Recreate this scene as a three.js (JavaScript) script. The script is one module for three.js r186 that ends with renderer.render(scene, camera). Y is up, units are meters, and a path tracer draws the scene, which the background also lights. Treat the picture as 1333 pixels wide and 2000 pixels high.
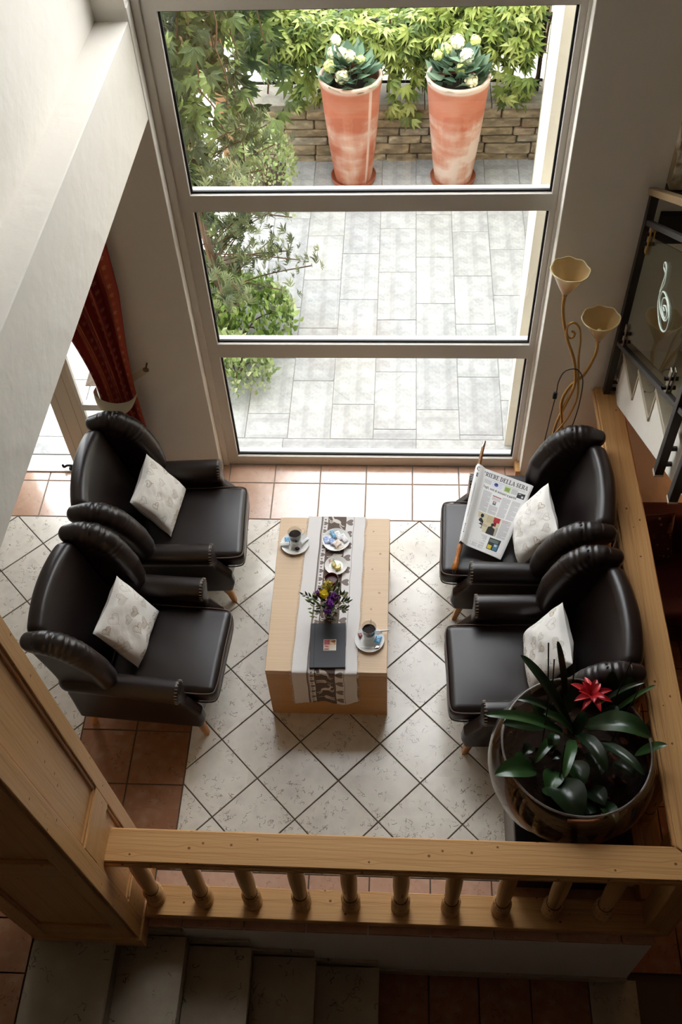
import * as THREE from 'three';
import { RoundedBoxGeometry } from 'three/addons/geometries/RoundedBoxGeometry.js';
import { mergeGeometries, mergeVertices, toCreasedNormals } from 'three/addons/utils/BufferGeometryUtils.js';
import { RectAreaLightUniformsLib } from 'three/addons/lights/RectAreaLightUniformsLib.js';

// ---------------------------------------------------------------- camera, sky, exposure
const scene = new THREE.Scene();
const camera = new THREE.PerspectiveCamera(54.44, 1333 / 2000, 0.05, 200);
camera.position.set(-0.1415, 5.4394, 4.1112);
camera.rotation.order = 'YXZ';
camera.rotation.set(-0.913227, 0.0949644, -0.0624573);
scene.add(camera);
const renderer = new THREE.WebGLRenderer({ antialias: true });
renderer.toneMapping = THREE.LinearToneMapping;
renderer.toneMappingExposure = 3.2;
renderer.shadowMap.enabled = true;
scene.background = new THREE.Color(0.955, 0.985, 1.02);          // even overcast sky
scene.backgroundIntensity = 2.6;
RectAreaLightUniformsLib.init();

// ---------------------------------------------------------------- helpers
let seed = 7;
const rnd = () => { seed = (seed * 1664525 + 1013904223) >>> 0; return seed / 4294967296; };
const rr = (a, b) => a + (b - a) * rnd();
const V = (x, y, z) => new THREE.Vector3(x, y, z);
const lerp = (a, b, t) => a + (b - a) * t, clamp = (x, a, b) => Math.min(b, Math.max(a, x));
const sstep = (a, b, x) => { const t = clamp((x - a) / (b - a), 0, 1); return t * t * (3 - 2 * t); };
const counts = {};
function numbered(name) { const n = counts[name] = (counts[name] ?? -1) + 1; return n ? name + '_' + String(n).padStart(3, '0') : name; }
function tag(o, label, category, group) { o.userData.label = label; if (category) o.userData.category = category; if (group) o.userData.group = group; return o; }
function mesh(name, geo, mat, parent) {
  const m = new THREE.Mesh(geo, mat); m.name = parent ? name : numbered(name); m.castShadow = m.receiveShadow = true;
  (parent ?? scene).add(m); return m;
}
function thing(name, label, category, pos = [0, 0, 0], turn = 0, group) {
  const o = new THREE.Group(); o.name = numbered(name); scene.add(o); o.position.set(...pos); o.rotation.y = turn;
  return tag(o, label, category, group);
}
function setting(name) { const o = new THREE.Group(); o.name = name; o.userData.kind = 'structure'; scene.add(o); return o; }
function struct(name, geo, mat, parent) { const m = mesh(name, geo, mat, parent); if (!parent) { m.name = name; m.userData.kind = 'structure'; } return m; }
function dup(src, label, pos, turn, group) {
  const c = src.clone(); c.name = numbered(src.name.replace(/_\d{3}$/, '')); c.userData = { ...src.userData }; scene.add(c);
  if (label) c.userData.label = label; if (group) c.userData.group = group;
  if (pos) c.position.set(...pos); if (turn !== undefined) c.rotation.y = turn; return c;
}
// geometry: uv in metres projected per face, grain along the longest side
function boxUV(g, grain) {
  g = g.index ? g.toNonIndexed() : g;
  g.computeBoundingBox(); const s = g.boundingBox.getSize(V(0, 0, 0)).toArray();
  const L = grain ?? s.indexOf(Math.max(...s)), p = g.attributes.position, uv = new Float32Array(p.count * 2), ou = rnd() * 5, ov = rnd() * 5;
  const a = V(0, 0, 0), b = V(0, 0, 0), c = V(0, 0, 0);
  for (let i = 0; i < p.count; i += 3) {
    a.fromBufferAttribute(p, i); b.fromBufferAttribute(p, i + 1); c.fromBufferAttribute(p, i + 2);
    const n = b.clone().sub(a).cross(c.clone().sub(a)).toArray().map(Math.abs), N = n.indexOf(Math.max(...n));
    const ax = [0, 1, 2].filter((k) => k !== N), u = N === L ? ax[0] : L, v = ax.find((k) => k !== u);
    for (let k = 0; k < 3; k++) { const q = [p.getX(i + k), p.getY(i + k), p.getZ(i + k)]; uv[(i + k) * 2] = q[u] + ou; uv[(i + k) * 2 + 1] = q[v] + ov; }
  }
  g.setAttribute('uv', new THREE.BufferAttribute(uv, 2)); return g;
}
function box(x0, x1, y0, y1, z0, z1, r = 0.004, grain) {
  const w = x1 - x0, h = y1 - y0, d = z1 - z0, q = Math.min(r, w / 2.2, h / 2.2, d / 2.2);
  const g = q > 0.0005 ? new RoundedBoxGeometry(w, h, d, 1, q) : new THREE.BoxGeometry(w, h, d);
  g.translate((x0 + x1) / 2, (y0 + y1) / 2, (z0 + z1) / 2); return boxUV(g, grain);
}
// flat polygon in x,z lifted to a slab between y0 and y1
function slab(poly, y0, y1, bevel = 0.002, grain) {
  const s = new THREE.Shape(poly.map(([x, z]) => new THREE.Vector2(x, -z)));
  const g = new THREE.ExtrudeGeometry(s, { depth: Math.max(1e-4, y1 - y0 - 2 * bevel), bevelEnabled: bevel > 0, bevelThickness: bevel, bevelSize: bevel, bevelOffset: -bevel, bevelSegments: 1 });
  g.rotateX(-Math.PI / 2); g.translate(0, y0 + bevel, 0); return boxUV(g, grain);
}
function tube(pts, r, seg = 40, rad = 8, closed = false) { return new THREE.TubeGeometry(new THREE.CatmullRomCurve3(pts.map((p) => (p.isVector3 ? p : V(...p))), closed, 'centripetal'), seg, r, rad, closed); }
function bar(a, b, r, rad = 8) { return new THREE.TubeGeometry(new THREE.LineCurve3(V(...a), V(...b)), 1, r, rad); }
function lathe(pts, seg = 48) { return new THREE.LatheGeometry(pts.map((p) => new THREE.Vector2(...p)), seg); }
function merge(list) { return mergeGeometries(list.map((g) => { const h = g.index ? g.toNonIndexed() : g.clone(); for (const k of Object.keys(h.attributes)) if (!['position', 'normal', 'uv'].includes(k)) h.deleteAttribute(k); return h; })); }
// grid surface from f(u, v) -> [x, y, z]; uv = scaled u, v
function sheet(f, nu, nv, su = 1, sv = 1, closedU = false) {
  const pos = [], uv = [], idx = [];
  for (let j = 0; j <= nv; j++) for (let i = 0; i <= nu; i++) { pos.push(...f(i / nu, j / nv)); uv.push(i / nu * su, j / nv * sv); }
  for (let j = 0; j < nv; j++) for (let i = 0; i < nu; i++) { const a = j * (nu + 1) + i, b = a + 1, c = a + nu + 1, d = c + 1; idx.push(a, b, d, a, d, c); }
  const g = new THREE.BufferGeometry(); g.setAttribute('position', new THREE.Float32BufferAttribute(pos, 3)); g.setAttribute('uv', new THREE.Float32BufferAttribute(uv, 2)); g.setIndex(idx); g.computeVertexNormals(); return g;
}
// smooth surface of a signed distance field (surface nets)
function sdfMesh(f, lo, hi, h) {
  const n = [0, 1, 2].map((k) => Math.ceil((hi[k] - lo[k]) / h) + 1), [nx, ny, nz] = n, val = new Float32Array(nx * ny * nz);
  const at = (i, j, k) => i + nx * (j + ny * k);
  for (let k = 0; k < nz; k++) for (let j = 0; j < ny; j++) for (let i = 0; i < nx; i++) val[at(i, j, k)] = f(lo[0] + i * h, lo[1] + j * h, lo[2] + k * h);
  const pos = [], id = new Int32Array(nx * ny * nz).fill(-1), e = h * 0.2;
  const corner = [[0, 0, 0], [1, 0, 0], [0, 1, 0], [1, 1, 0], [0, 0, 1], [1, 0, 1], [0, 1, 1], [1, 1, 1]], edges = [[0, 1], [2, 3], [4, 5], [6, 7], [0, 2], [1, 3], [4, 6], [5, 7], [0, 4], [1, 5], [2, 6], [3, 7]];
  const nor = [];
  for (let k = 0; k < nz - 1; k++) for (let j = 0; j < ny - 1; j++) for (let i = 0; i < nx - 1; i++) {
    const v = corner.map(([a, b, c]) => val[at(i + a, j + b, k + c)]); let neg = 0; for (const q of v) neg += q < 0; if (neg === 0 || neg === 8) continue;
    let s = [0, 0, 0], m = 0;
    for (const [a, b] of edges) if ((v[a] < 0) !== (v[b] < 0)) { const t = v[a] / (v[a] - v[b]); for (let c = 0; c < 3; c++) s[c] += corner[a][c] + (corner[b][c] - corner[a][c]) * t; m++; }
    let p = [lo[0] + (i + s[0] / m) * h, lo[1] + (j + s[1] / m) * h, lo[2] + (k + s[2] / m) * h], g;
    for (let q = 0; q < 3; q++) {
      g = [f(p[0] + e, p[1], p[2]) - f(p[0] - e, p[1], p[2]), f(p[0], p[1] + e, p[2]) - f(p[0], p[1] - e, p[2]), f(p[0], p[1], p[2] + e) - f(p[0], p[1], p[2] - e)];
      const L = Math.hypot(...g) || 1; g = g.map((c) => c / L); if (q < 2) { const d = clamp(f(...p), -h * 0.5, h * 0.5); p = p.map((c, w) => c - g[w] * d); }
    }
    id[at(i, j, k)] = pos.length / 3; pos.push(...p); nor.push(...g);
  }
  const idx = [], quad = (a, b, c, d, flip) => { if (a < 0 || b < 0 || c < 0 || d < 0) return; flip ? idx.push(a, c, b, a, d, c) : idx.push(a, b, c, a, c, d); };
  for (let k = 1; k < nz - 1; k++) for (let j = 1; j < ny - 1; j++) for (let i = 1; i < nx - 1; i++) {
    const s = val[at(i, j, k)] < 0;
    if (s !== (val[at(i + 1, j, k)] < 0)) quad(id[at(i, j - 1, k - 1)], id[at(i, j, k - 1)], id[at(i, j, k)], id[at(i, j - 1, k)], !s);
    if (s !== (val[at(i, j + 1, k)] < 0)) quad(id[at(i - 1, j, k - 1)], id[at(i - 1, j, k)], id[at(i, j, k)], id[at(i, j, k - 1)], !s);
    if (s !== (val[at(i, j, k + 1)] < 0)) quad(id[at(i - 1, j - 1, k)], id[at(i, j - 1, k)], id[at(i, j, k)], id[at(i - 1, j, k)], !s);
  }
  const uv = []; for (let i = 0; i < pos.length; i += 3) uv.push(pos[i] + pos[i + 1] * 0.6, pos[i + 2] + pos[i + 1] * 0.5);
  const g = new THREE.BufferGeometry(); g.setAttribute('position', new THREE.Float32BufferAttribute(pos, 3)); g.setAttribute('normal', new THREE.Float32BufferAttribute(nor, 3)); g.setAttribute('uv', new THREE.Float32BufferAttribute(uv, 2)); g.setIndex(idx); return g;
}
const sdBox = (x, y, z, a, b, c, r) => { const X = Math.abs(x) - a + r, Y = Math.abs(y) - b + r, Z = Math.abs(z) - c + r; return Math.hypot(Math.max(X, 0), Math.max(Y, 0), Math.max(Z, 0)) + Math.min(Math.max(X, Y, Z), 0) - r; };
const smin = (a, b, k) => { const h = Math.max(k - Math.abs(a - b), 0) / k; return Math.min(a, b) - h * h * k * 0.25; };
const smax = (a, b, k) => -smin(-a, -b, k);
function sdCap(x, y, z, a, b, ra, rb) { const px = x - a[0], py = y - a[1], pz = z - a[2], dx = b[0] - a[0], dy = b[1] - a[1], dz = b[2] - a[2]; const t = clamp((px * dx + py * dy + pz * dz) / (dx * dx + dy * dy + dz * dz), 0, 1); return [Math.hypot(px - dx * t, py - dy * t, pz - dz * t) - lerp(ra, rb, t), t]; }
function sdPoly(px, py, v) {
  let d = 1e9, s = 1;
  for (let i = 0, j = v.length - 1; i < v.length; j = i++) {
    const ex = v[j][0] - v[i][0], ey = v[j][1] - v[i][1], wx = px - v[i][0], wy = py - v[i][1], t = clamp((wx * ex + wy * ey) / (ex * ex + ey * ey), 0, 1);
    d = Math.min(d, (wx - ex * t) ** 2 + (wy - ey * t) ** 2);
    const c1 = py >= v[i][1], c2 = py < v[j][1], c3 = ex * wy > ey * wx; if ((c1 && c2 && c3) || (!c1 && !c2 && !c3)) s = -s;
  }
  return s * Math.sqrt(d);
}
const sdExt = (d2, w, half, r) => { const a = d2 + r, b = Math.abs(w) - half + r; return Math.min(Math.max(a, b), 0) + Math.hypot(Math.max(a, 0), Math.max(b, 0)) - r; };

// ---------------------------------------------------------------- textures
function noiseGrid(n, sd) { const o = seed; seed = sd; const a = Float32Array.from({ length: n * n }, rnd); seed = o; return (x, y) => { const i = Math.floor(x), j = Math.floor(y), f = x - i, g = y - j, s = f * f * (3 - 2 * f), t = g * g * (3 - 2 * g), A = (p, q) => a[((p % n) + n) % n + n * (((q % n) + n) % n)]; return lerp(lerp(A(i, j), A(i + 1, j), s), lerp(A(i, j + 1), A(i + 1, j + 1), s), t); }; }
function fbm(sd) { const gs = [noiseGrid(4, sd), noiseGrid(8, sd + 1), noiseGrid(16, sd + 2), noiseGrid(32, sd + 3), noiseGrid(64, sd + 4)]; return (u, v, oct = 5) => { let s = 0, w = 0; for (let k = 0; k < oct; k++) { const f = 4 << k, a = 0.5 ** k; s += a * gs[k](u * f, v * f); w += a; } return s / w; }; }
function wrap(t, rx = 1, ry = 1) { t.wrapS = t.wrapT = THREE.RepeatWrapping; t.repeat.set(rx, ry); t.magFilter = THREE.LinearFilter; t.minFilter = THREE.LinearMipmapLinearFilter; t.generateMipmaps = true; t.needsUpdate = true; return t; }
function canvasTex(w, h, draw, rx, ry, srgb = true) { const c = document.createElement('canvas'); c.width = w; c.height = h; draw(c.getContext('2d'), w, h); const t = new THREE.CanvasTexture(c); if (srgb) t.colorSpace = THREE.SRGBColorSpace; return wrap(t, rx, ry); }
function pixTex(w, h, f, rx, ry, srgb = false) { const d = new Uint8Array(w * h * 4); for (let j = 0; j < h; j++) for (let i = 0; i < w; i++) { const c = f(i / w, j / h); const o = (j * w + i) * 4; for (let k = 0; k < 3; k++) d[o + k] = clamp(Math.round(255 * (c.length ? c[k] : c)), 0, 255); d[o + 3] = 255; } const t = new THREE.DataTexture(d, w, h); if (srgb) t.colorSpace = THREE.SRGBColorSpace; return wrap(t, rx, ry); }
const n1 = fbm(11), n2 = fbm(31), n3 = fbm(57);
const std = (o) => new THREE.MeshStandardMaterial({ side: THREE.DoubleSide, ...o });
const phys = (o) => new THREE.MeshPhysicalMaterial({ side: THREE.DoubleSide, ...o });
const bumpNoise = pixTex(256, 256, (u, v) => n1(u, v), 1 / 0.6, 1 / 0.6);
const bumpFine = pixTex(256, 256, (u, v) => n2(u, v, 5) * 0.5 + 0.5 * n3(u, v), 1 / 0.12, 1 / 0.12);
function tileTex(sd, base, vein, alpha, nv) {
  return canvasTex(384, 384, (g, w) => {
    seed = sd; g.fillStyle = base; g.fillRect(0, 0, w, w);
    for (let i = 0; i < 110; i++) { const x = rnd() * w, y = rnd() * w, r = rr(15, 70), d = rnd() < 0.5; const q = g.createRadialGradient(x, y, 0, x, y, r); q.addColorStop(0, d ? 'rgba(255,250,235,0.07)' : vein.replace('A', 0.035)); q.addColorStop(1, 'rgba(128,110,90,0)'); g.fillStyle = q; g.fillRect(x - r, y - r, 2 * r, 2 * r); }
    for (let c = 0; c < nv; c++) {
      const cx = rnd() * w, cy = rnd() * w, sp = rr(10, 55), m = Math.floor(rr(2, 7));
      for (let k = 0; k < m; k++) { let x = cx + rr(-sp, sp), y = cy + rr(-sp, sp), a = rnd() * 6.28; g.strokeStyle = vein.replace('A', (alpha * rr(0.35, 1)).toFixed(2)); g.lineWidth = rr(0.8, 2.3); g.beginPath(); g.moveTo(x, y); for (let s = 0; s < rr(4, 16); s++) { a += rr(-1.2, 1.2); x += Math.cos(a) * rr(2, 6); y += Math.sin(a) * rr(2, 6); g.lineTo(x, y); } g.stroke(); if (rnd() < 0.5) { g.fillStyle = g.strokeStyle; g.beginPath(); g.ellipse(x, y, rr(1, 4), rr(1, 3), a, 0, 6.3); g.fill(); } }
    }
  });
}
const creamTiles = [101, 102, 103, 104].map((s) => phys({ ior: 1.6, map: tileTex(s, '#efe8db', 'rgba(70,54,38,A)', 0.95, 19), roughness: 0.2, bumpMap: bumpNoise, bumpScale: 0.0006 }));
const pinkTiles = [201, 202, 203].map((s) => phys({ ior: 1.95, map: tileTex(s, '#cfa68e', 'rgba(120,70,46,A)', 0.5, 15), roughness: 0.15, bumpMap: bumpNoise, bumpScale: 0.0006 }));
const brownTiles = [301, 302, 303].map((s) => std({ map: tileTex(s, '#9a6a4c', 'rgba(66,34,20,A)', 0.6, 15), roughness: 0.25, bumpMap: bumpNoise, bumpScale: 0.0006 }));
const groutDark = std({ color: '#5d5145', roughness: 0.9 }), groutPale = std({ color: '#8d8479', roughness: 0.9 });
function woodTex(sd, base, dark, knots, ga = 1) {
  return canvasTex(1024, 256, (g, w, h) => {
    seed = sd; g.fillStyle = base; g.fillRect(0, 0, w, h);
    const ks = Array.from({ length: knots }, () => [rnd() * w, rnd() * h, rr(3, 7)]);
    for (let i = 0; i < 110; i++) {
      const y0 = rnd() * h; g.strokeStyle = rnd() < 0.65 ? dark.replace('A', (ga * rr(0.04, 0.2)).toFixed(3)) : 'rgba(255,232,190,' + (ga * rr(0.04, 0.16)).toFixed(3) + ')'; g.lineWidth = rr(0.6, 3.2); g.beginPath(); const ph = rnd() * 6;
      for (let x = -8; x <= w + 8; x += 12) { let y = y0 + 5 * Math.sin(x / w * 6.283 + ph) + 2.2 * Math.sin(x / w * 18.85 + ph * 2); for (const [kx, ky, kr] of ks) { const d = Math.hypot((x - kx) / 3, y - ky); y += Math.sign(y - ky || 1) * kr * 2.2 * Math.exp(-((d / (kr * 2.4)) ** 2)); } x < 0 ? g.moveTo(x, y) : g.lineTo(x, y); } g.stroke();
    }
    for (const [kx, ky, kr] of ks) { const q = g.createRadialGradient(kx, ky, 0, kx, ky, kr * 1.6); q.addColorStop(0, `rgba(70,38,14,${0.95 * ga})`); q.addColorStop(0.5, `rgba(110,64,26,${0.75 * ga})`); q.addColorStop(1, 'rgba(150,95,45,0)'); g.fillStyle = q; g.beginPath(); g.ellipse(kx, ky, kr * 1.7, kr * 1.3, 0, 0, 6.3); g.fill(); }
  }, 1 / 1.1, 1 / 0.28);
}
const pine = std({ map: woodTex(401, '#cf9f66', 'rgba(140,82,30,A)', 9), roughness: 0.36, bumpMap: bumpFine, bumpScale: 0.0002 });
const pineRed = std({ map: woodTex(402, '#bf8b55', 'rgba(120,62,22,A)', 5), roughness: 0.4 });
const oakTop = std({ map: woodTex(403, '#d9b993', 'rgba(160,112,66,A)', 6, 0.5), roughness: 0.42 });
const oakSide = std({ map: woodTex(404, '#cd9f68', 'rgba(140,86,36,A)', 3, 0.6), roughness: 0.42 });
const legWood = std({ map: woodTex(405, '#d39a5c', 'rgba(150,90,40,A)', 0), roughness: 0.4 });
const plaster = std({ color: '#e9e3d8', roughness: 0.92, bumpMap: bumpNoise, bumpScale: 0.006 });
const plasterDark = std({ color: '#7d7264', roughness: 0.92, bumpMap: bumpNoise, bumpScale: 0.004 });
const darkMetal = std({ color: '#3a3532', roughness: 0.5, metalness: 0.5, bumpMap: bumpFine, bumpScale: 0.001 });
const brass = std({ color: '#b08a4a', roughness: 0.35, metalness: 0.9 });
const frameWhite = std({ color: '#d9d3c9', roughness: 0.45 });
const gasketBlack = std({ color: '#0e0f10', roughness: 0.6 });
const paneGlass = phys({ color: '#ffffff', transmission: 1, roughness: 0, thickness: 0, ior: 1.5 });
// ---------------------------------------------------------------- setting: floor
const HD = 0.23335;                                     // half the diagonal of a floor tile
function clipPoly(poly, a, b, c) {                      // keep a*x + b*z <= c
  const out = []; for (let i = 0; i < poly.length; i++) { const p = poly[i], q = poly[(i + 1) % poly.length], dp = a * p[0] + b * p[1] - c, dq = a * q[0] + b * q[1] - c; if (dp <= 0) out.push(p); if ((dp < 0 && dq > 0) || (dp > 0 && dq < 0)) { const t = dp / (dp - dq); out.push([lerp(p[0], q[0], t), lerp(p[1], q[1], t)]); } } return out;
}
const clipRect = (p, x0, x1, z0, z1) => clipPoly(clipPoly(clipPoly(clipPoly(p, -1, 0, -x0), 1, 0, x1), 0, -1, -z0), 0, 1, z1);
const area = (p) => Math.abs(p.reduce((s, a, i) => { const b = p[(i + 1) % p.length]; return s + a[0] * b[1] - b[0] * a[1]; }, 0)) / 2;
function tilePiece(name, poly, y, mats, parent, th = 0.014) {
  if (poly.length < 3 || area(poly) < 0.0006) return;
  const cx = poly.reduce((s, p) => s + p[0], 0) / poly.length, cz = poly.reduce((s, p) => s + p[1], 0) / poly.length;
  const s = new THREE.Shape(poly.map(([x, z]) => new THREE.Vector2(x - cx, -(z - cz))));
  const g = new THREE.ExtrudeGeometry(s, { depth: th - 0.004, bevelEnabled: true, bevelThickness: 0.002, bevelSize: 0.002, bevelOffset: -0.002, bevelSegments: 1 });
  const uv = g.attributes.uv, q = Math.floor(rnd() * 4) * Math.PI / 2 + (rnd() < 0.5 ? 0 : Math.PI / 4), ou = rnd(), ov = rnd();
  for (let i = 0; i < uv.count; i++) { const u = uv.getX(i) / 0.34, v = uv.getY(i) / 0.34; uv.setXY(i, u * Math.cos(q) - v * Math.sin(q) + ou, u * Math.sin(q) + v * Math.cos(q) + ov); }
  g.rotateX(-Math.PI / 2);
  const m = mesh(name, g, mats[Math.floor(rnd() * mats.length)], parent); m.position.set(cx, y - th + 0.002, cz); return m;
}
const floor = setting('floor'); seed = 5;
mesh('screed', slab([[-3.6, -0.5], [1.08, -0.5], [1.08, 2.52], [-3.6, 2.52]], -0.2, -0.0055, 0), groutDark, floor);
mesh('pale_grout', slab([[-3.4, -0.5], [1.06, -0.5], [1.06, 0], [-3.4, 0]], -0.0056, -0.0035, 0), groutPale, floor);
const GR = 0.0035;
for (let r = -2; r < 0; r++) for (let k = -8; k < 7; k++) {             // border row along the window
  const x = -1.026 + 0.326 * k, z0 = r === -1 ? -0.3216 : -0.52, z1 = r === -1 ? 0 : -0.3216;
  tilePiece('border_tile', clipRect([[x + GR, z0 + GR], [x + 0.326 - GR, z0 + GR], [x + 0.326 - GR, z1 - GR], [x + GR, z1 - GR]], -3.4, 1.08, -0.49, 0), 0, pinkTiles, floor);
}
const R = HD - GR * 1.414;
for (let a = -16; a <= 6; a++) for (let b = -1; b <= 12; b++) {
  if ((a + b) % 2 === 0) continue;                                    // tile centres sit between the nodes
  const x = a * HD, z = b * HD, full = [[x - R, z], [x, z + R], [x + R, z], [x, z - R]];
  const t = clipRect(full, -3.4, 1.075, GR, 2.40 - GR);
  if (area(t) < 1e-4) continue;
  const hit = x + R > -2.012 && x - R < -1.357 && z + R > 1.26;
  if (!hit) tilePiece('diagonal_tile', t, 0, creamTiles, floor);
  else { tilePiece('diagonal_tile', clipPoly(t, 1, 0, -2.012 - GR), 0, creamTiles, floor); tilePiece('diagonal_tile', clipPoly(t, -1, 0, 1.357 - GR), 0, creamTiles, floor); tilePiece('diagonal_tile', clipRect(t, -2.012, -1.357, 0, 1.26 - GR), 0, creamTiles, floor); }
}
for (let c = 0; c < 2; c++) for (let r = 0; r < 4; r++) { const x = -2.012 + c * 0.3275, z = 1.26 + r * 0.33; tilePiece('brown_tile', clipRect([[x + GR, z + GR], [x + 0.3275 - GR, z + GR], [x + 0.3275 - GR, z + 0.33 - GR], [x + GR, z + 0.33 - GR]], -2.1, -1.3, 1.2, 2.40 - GR), 0, brownTiles, floor); }
for (let k = -8; k < 7; k++) { const x = -1.026 + 0.326 * k + 0.1; tilePiece('edge_tile', clipRect([[x + GR, 2.40 + GR], [x + 0.326 - GR, 2.40 + GR], [x + 0.326 - GR, 2.70], [x + GR, 2.70]], -1.43, 1.2, 2.4, 2.692), 0, pinkTiles, floor, 0.03); }

// ---------------------------------------------------------------- setting: walls, ceiling
const wallBox = (x0, x1, y0, y1, z0, z1) => box(x0, x1, y0, y1, z0, z1, 0.006);
struct('wall_pier', wallBox(-2.12, -1.405, -0.02, 3.3, -0.72, -0.40), plaster);
struct('wall_window_left', merge([wallBox(-3.9, -1.41, 3.24, 6.6, -0.72, -0.40), wallBox(-3.9, -2.10, 2.45, 3.3, -0.72, -0.42), wallBox(-3.9, -2.98, -0.02, 2.45, -0.72, -0.42)]), plaster);
struct('wall_window_right', wallBox(0.70, 3.4, -1.0, 6.6, -0.72, -0.40), plaster);
struct('wall_left', wallBox(-3.8, -3.6, -0.2, 3.24, -0.72, 7.2), plaster);
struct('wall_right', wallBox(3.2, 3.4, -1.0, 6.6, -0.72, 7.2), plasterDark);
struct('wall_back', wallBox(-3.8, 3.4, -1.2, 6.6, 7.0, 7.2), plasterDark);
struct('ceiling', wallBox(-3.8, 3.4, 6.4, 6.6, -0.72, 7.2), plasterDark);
// the white edge beam of the upper floor on the left and the wall standing on it
{
  const g = slab([[-1.409, -0.40], [-1.480, 2.2], [-1.535, 4.4], [-3.7, 4.4], [-3.7, -0.40]], 2.75, 3.24, 0.005);
  struct('beam_left', g, plaster);
  struct('wall_upper_left', slab([[-1.565, -0.40], [-1.61, 1.145], [-1.72, 4.4], [-1.72, 7.1], [-1.95, 7.1], [-1.95, -0.4]], 3.235, 6.5, 0.005), plaster);
}
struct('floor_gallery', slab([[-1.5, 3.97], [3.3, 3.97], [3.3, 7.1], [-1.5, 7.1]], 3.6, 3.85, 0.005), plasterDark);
// wooden skirting at the right reveal
struct('baseboard_right', box(0.668, 0.703, 0, 0.07, -0.50, -0.392, 0.003), pine);

// ---------------------------------------------------------------- setting: the big window
const win = setting('window_1');
{
  const X0 = -1.294, X1 = 0.651, ys = [[0.0825, 1.043], [1.157, 2.134], [2.241, 3.233]], zf = -0.497, zb = -0.585;
  mesh('frame_stile', box(-1.405, X0, 0, 3.36, zb, zf, 0.004), frameWhite, win); mesh('frame_stile', box(X1, 0.705, 0, 3.36, zb, zf, 0.004), frameWhite, win);
  mesh('frame_step', box(-1.405, -1.365, 0, 3.36, zf - 0.01, zf + 0.018, 0.003), frameWhite, win); mesh('frame_step', box(0.686, 0.705, 0, 3.36, zf - 0.01, zf + 0.018, 0.003), frameWhite, win);
  for (const [a, b] of [[0, 0.0825], [1.043, 1.157], [2.134, 2.241], [3.233, 3.36]]) mesh('frame_rail', box(X0 - 0.01, X1 + 0.01, a, b, zb, zf, 0.004), frameWhite, win);
  for (const [a, b] of ys) {
    const gs = 0.012, z0 = -0.535, z1 = -0.520, p = [box(X0, X0 + gs, a, b, z0, z1, 0.001), box(X1 - gs, X1, a, b, z0, z1, 0.001), box(X0, X1, a, a + gs, z0, z1, 0.001), box(X0, X1, b - gs, b, z0, z1, 0.001)];
    mesh('gasket', merge(p), gasketBlack, win);
    mesh('pane', new THREE.BoxGeometry(X1 - X0, b - a, 0.001).translate((X0 + X1) / 2, (a + b) / 2, -0.54), paneGlass, win);
  }
}
// a taller light of the same window above the top frame
const win2 = setting('window_2');
mesh('pane', new THREE.BoxGeometry(2.1, 2.1, 0.001).translate(-0.35, 4.41, -0.54), paneGlass, win2);
mesh('frame_rail', box(-1.41, 0.71, 5.46, 5.6, -0.585, -0.497), frameWhite, win2);
struct('wall_above_window', wallBox(-1.41, 0.70, 5.58, 6.6, -0.72, -0.40), plaster);

// ---------------------------------------------------------------- setting: terrace door on the left
const door = setting('door_1');
mesh('post', box(-2.515, -2.318, 0, 2.45, -0.545, -0.495, 0.004), std({ color: '#d8c7ac', roughness: 0.5 }), door);
for (const x of [-2.463, -2.372]) mesh('post_groove', box(x, x + 0.007, 0.05, 2.40, -0.4965, -0.494, 0.001), std({ color: '#bda98b', roughness: 0.6 }), door);
mesh('transom', box(-2.318, -2.12, 0.545, 0.60, -0.545, -0.495, 0.004), frameWhite, door);
mesh('sill', box(-2.318, -2.12, 0.0, 0.10, -0.545, -0.495, 0.004), frameWhite, door);
for (const [a, b] of [[0.10, 0.545], [0.60, 2.4]]) { mesh('bead', merge([box(-2.318, -2.300, a, b, -0.53, -0.499, 0.002), box(-2.138, -2.12, a, b, -0.53, -0.499, 0.002)]), frameWhite, door); mesh('pane', new THREE.BoxGeometry(0.20, b - a, 0.001).translate(-2.218, (a + b) / 2, -0.53), paneGlass, door); }
mesh('threshold', box(-2.98, -2.5, -0.01, 0.012, -0.485, -0.40, 0.003), std({ color: '#cfcac2', roughness: 0.45, metalness: 0.2 }), door);
mesh('threshold_outer', box(-2.98, -2.5, -0.03, 0.004, -0.56, -0.487, 0.003), std({ color: '#e6e3dd', roughness: 0.5 }), door);
mesh('jamb', box(-2.985, -2.95, 0, 2.45, -0.56, -0.42, 0.003), frameWhite, door);
// ---------------------------------------------------------------- outside: terrace, walls
const granite = [0, 1, 2, 3].map((k) => std({ color: ['#b6b7b8', '#bbbcbc', '#b1b2b4', '#b8b9b8'][k], map: null, roughness: 0.8 }));
const graniteMap = pixTex(256, 256, (u, v) => { const a = n3(u * 3, v * 3), b = n2(u, v), s = n1(u * 9, v * 9); const c = 0.86 + 0.22 * (a - 0.5) + 0.14 * (b - 0.5) + (s - 0.5) * 0.12; return [c, c, c * 0.985]; }, 1 / 0.5, 1 / 0.5, true);
for (const m of granite) { m.map = graniteMap; m.needsUpdate = true; }
const terrace = setting('ground_terrace'); seed = 21;
mesh('bedding', slab([[-6, -0.60], [4, -0.60], [4, -6.5], [-6, -6.5]], -0.3, -0.042, 0), std({ color: '#9d9a94', roughness: 0.95 }), terrace);
struct('ground_lawn', box(-14, 14, -0.5, -0.05, -26, -6.2, 0), std({ color: '#5d7036', roughness: 1, bumpMap: bumpFine, bumpScale: 0.02 }));
const wallX = (z) => 0.688 + (-1.26 - z) * 0.1315;                       // the slanted cream wall on the right
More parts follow.
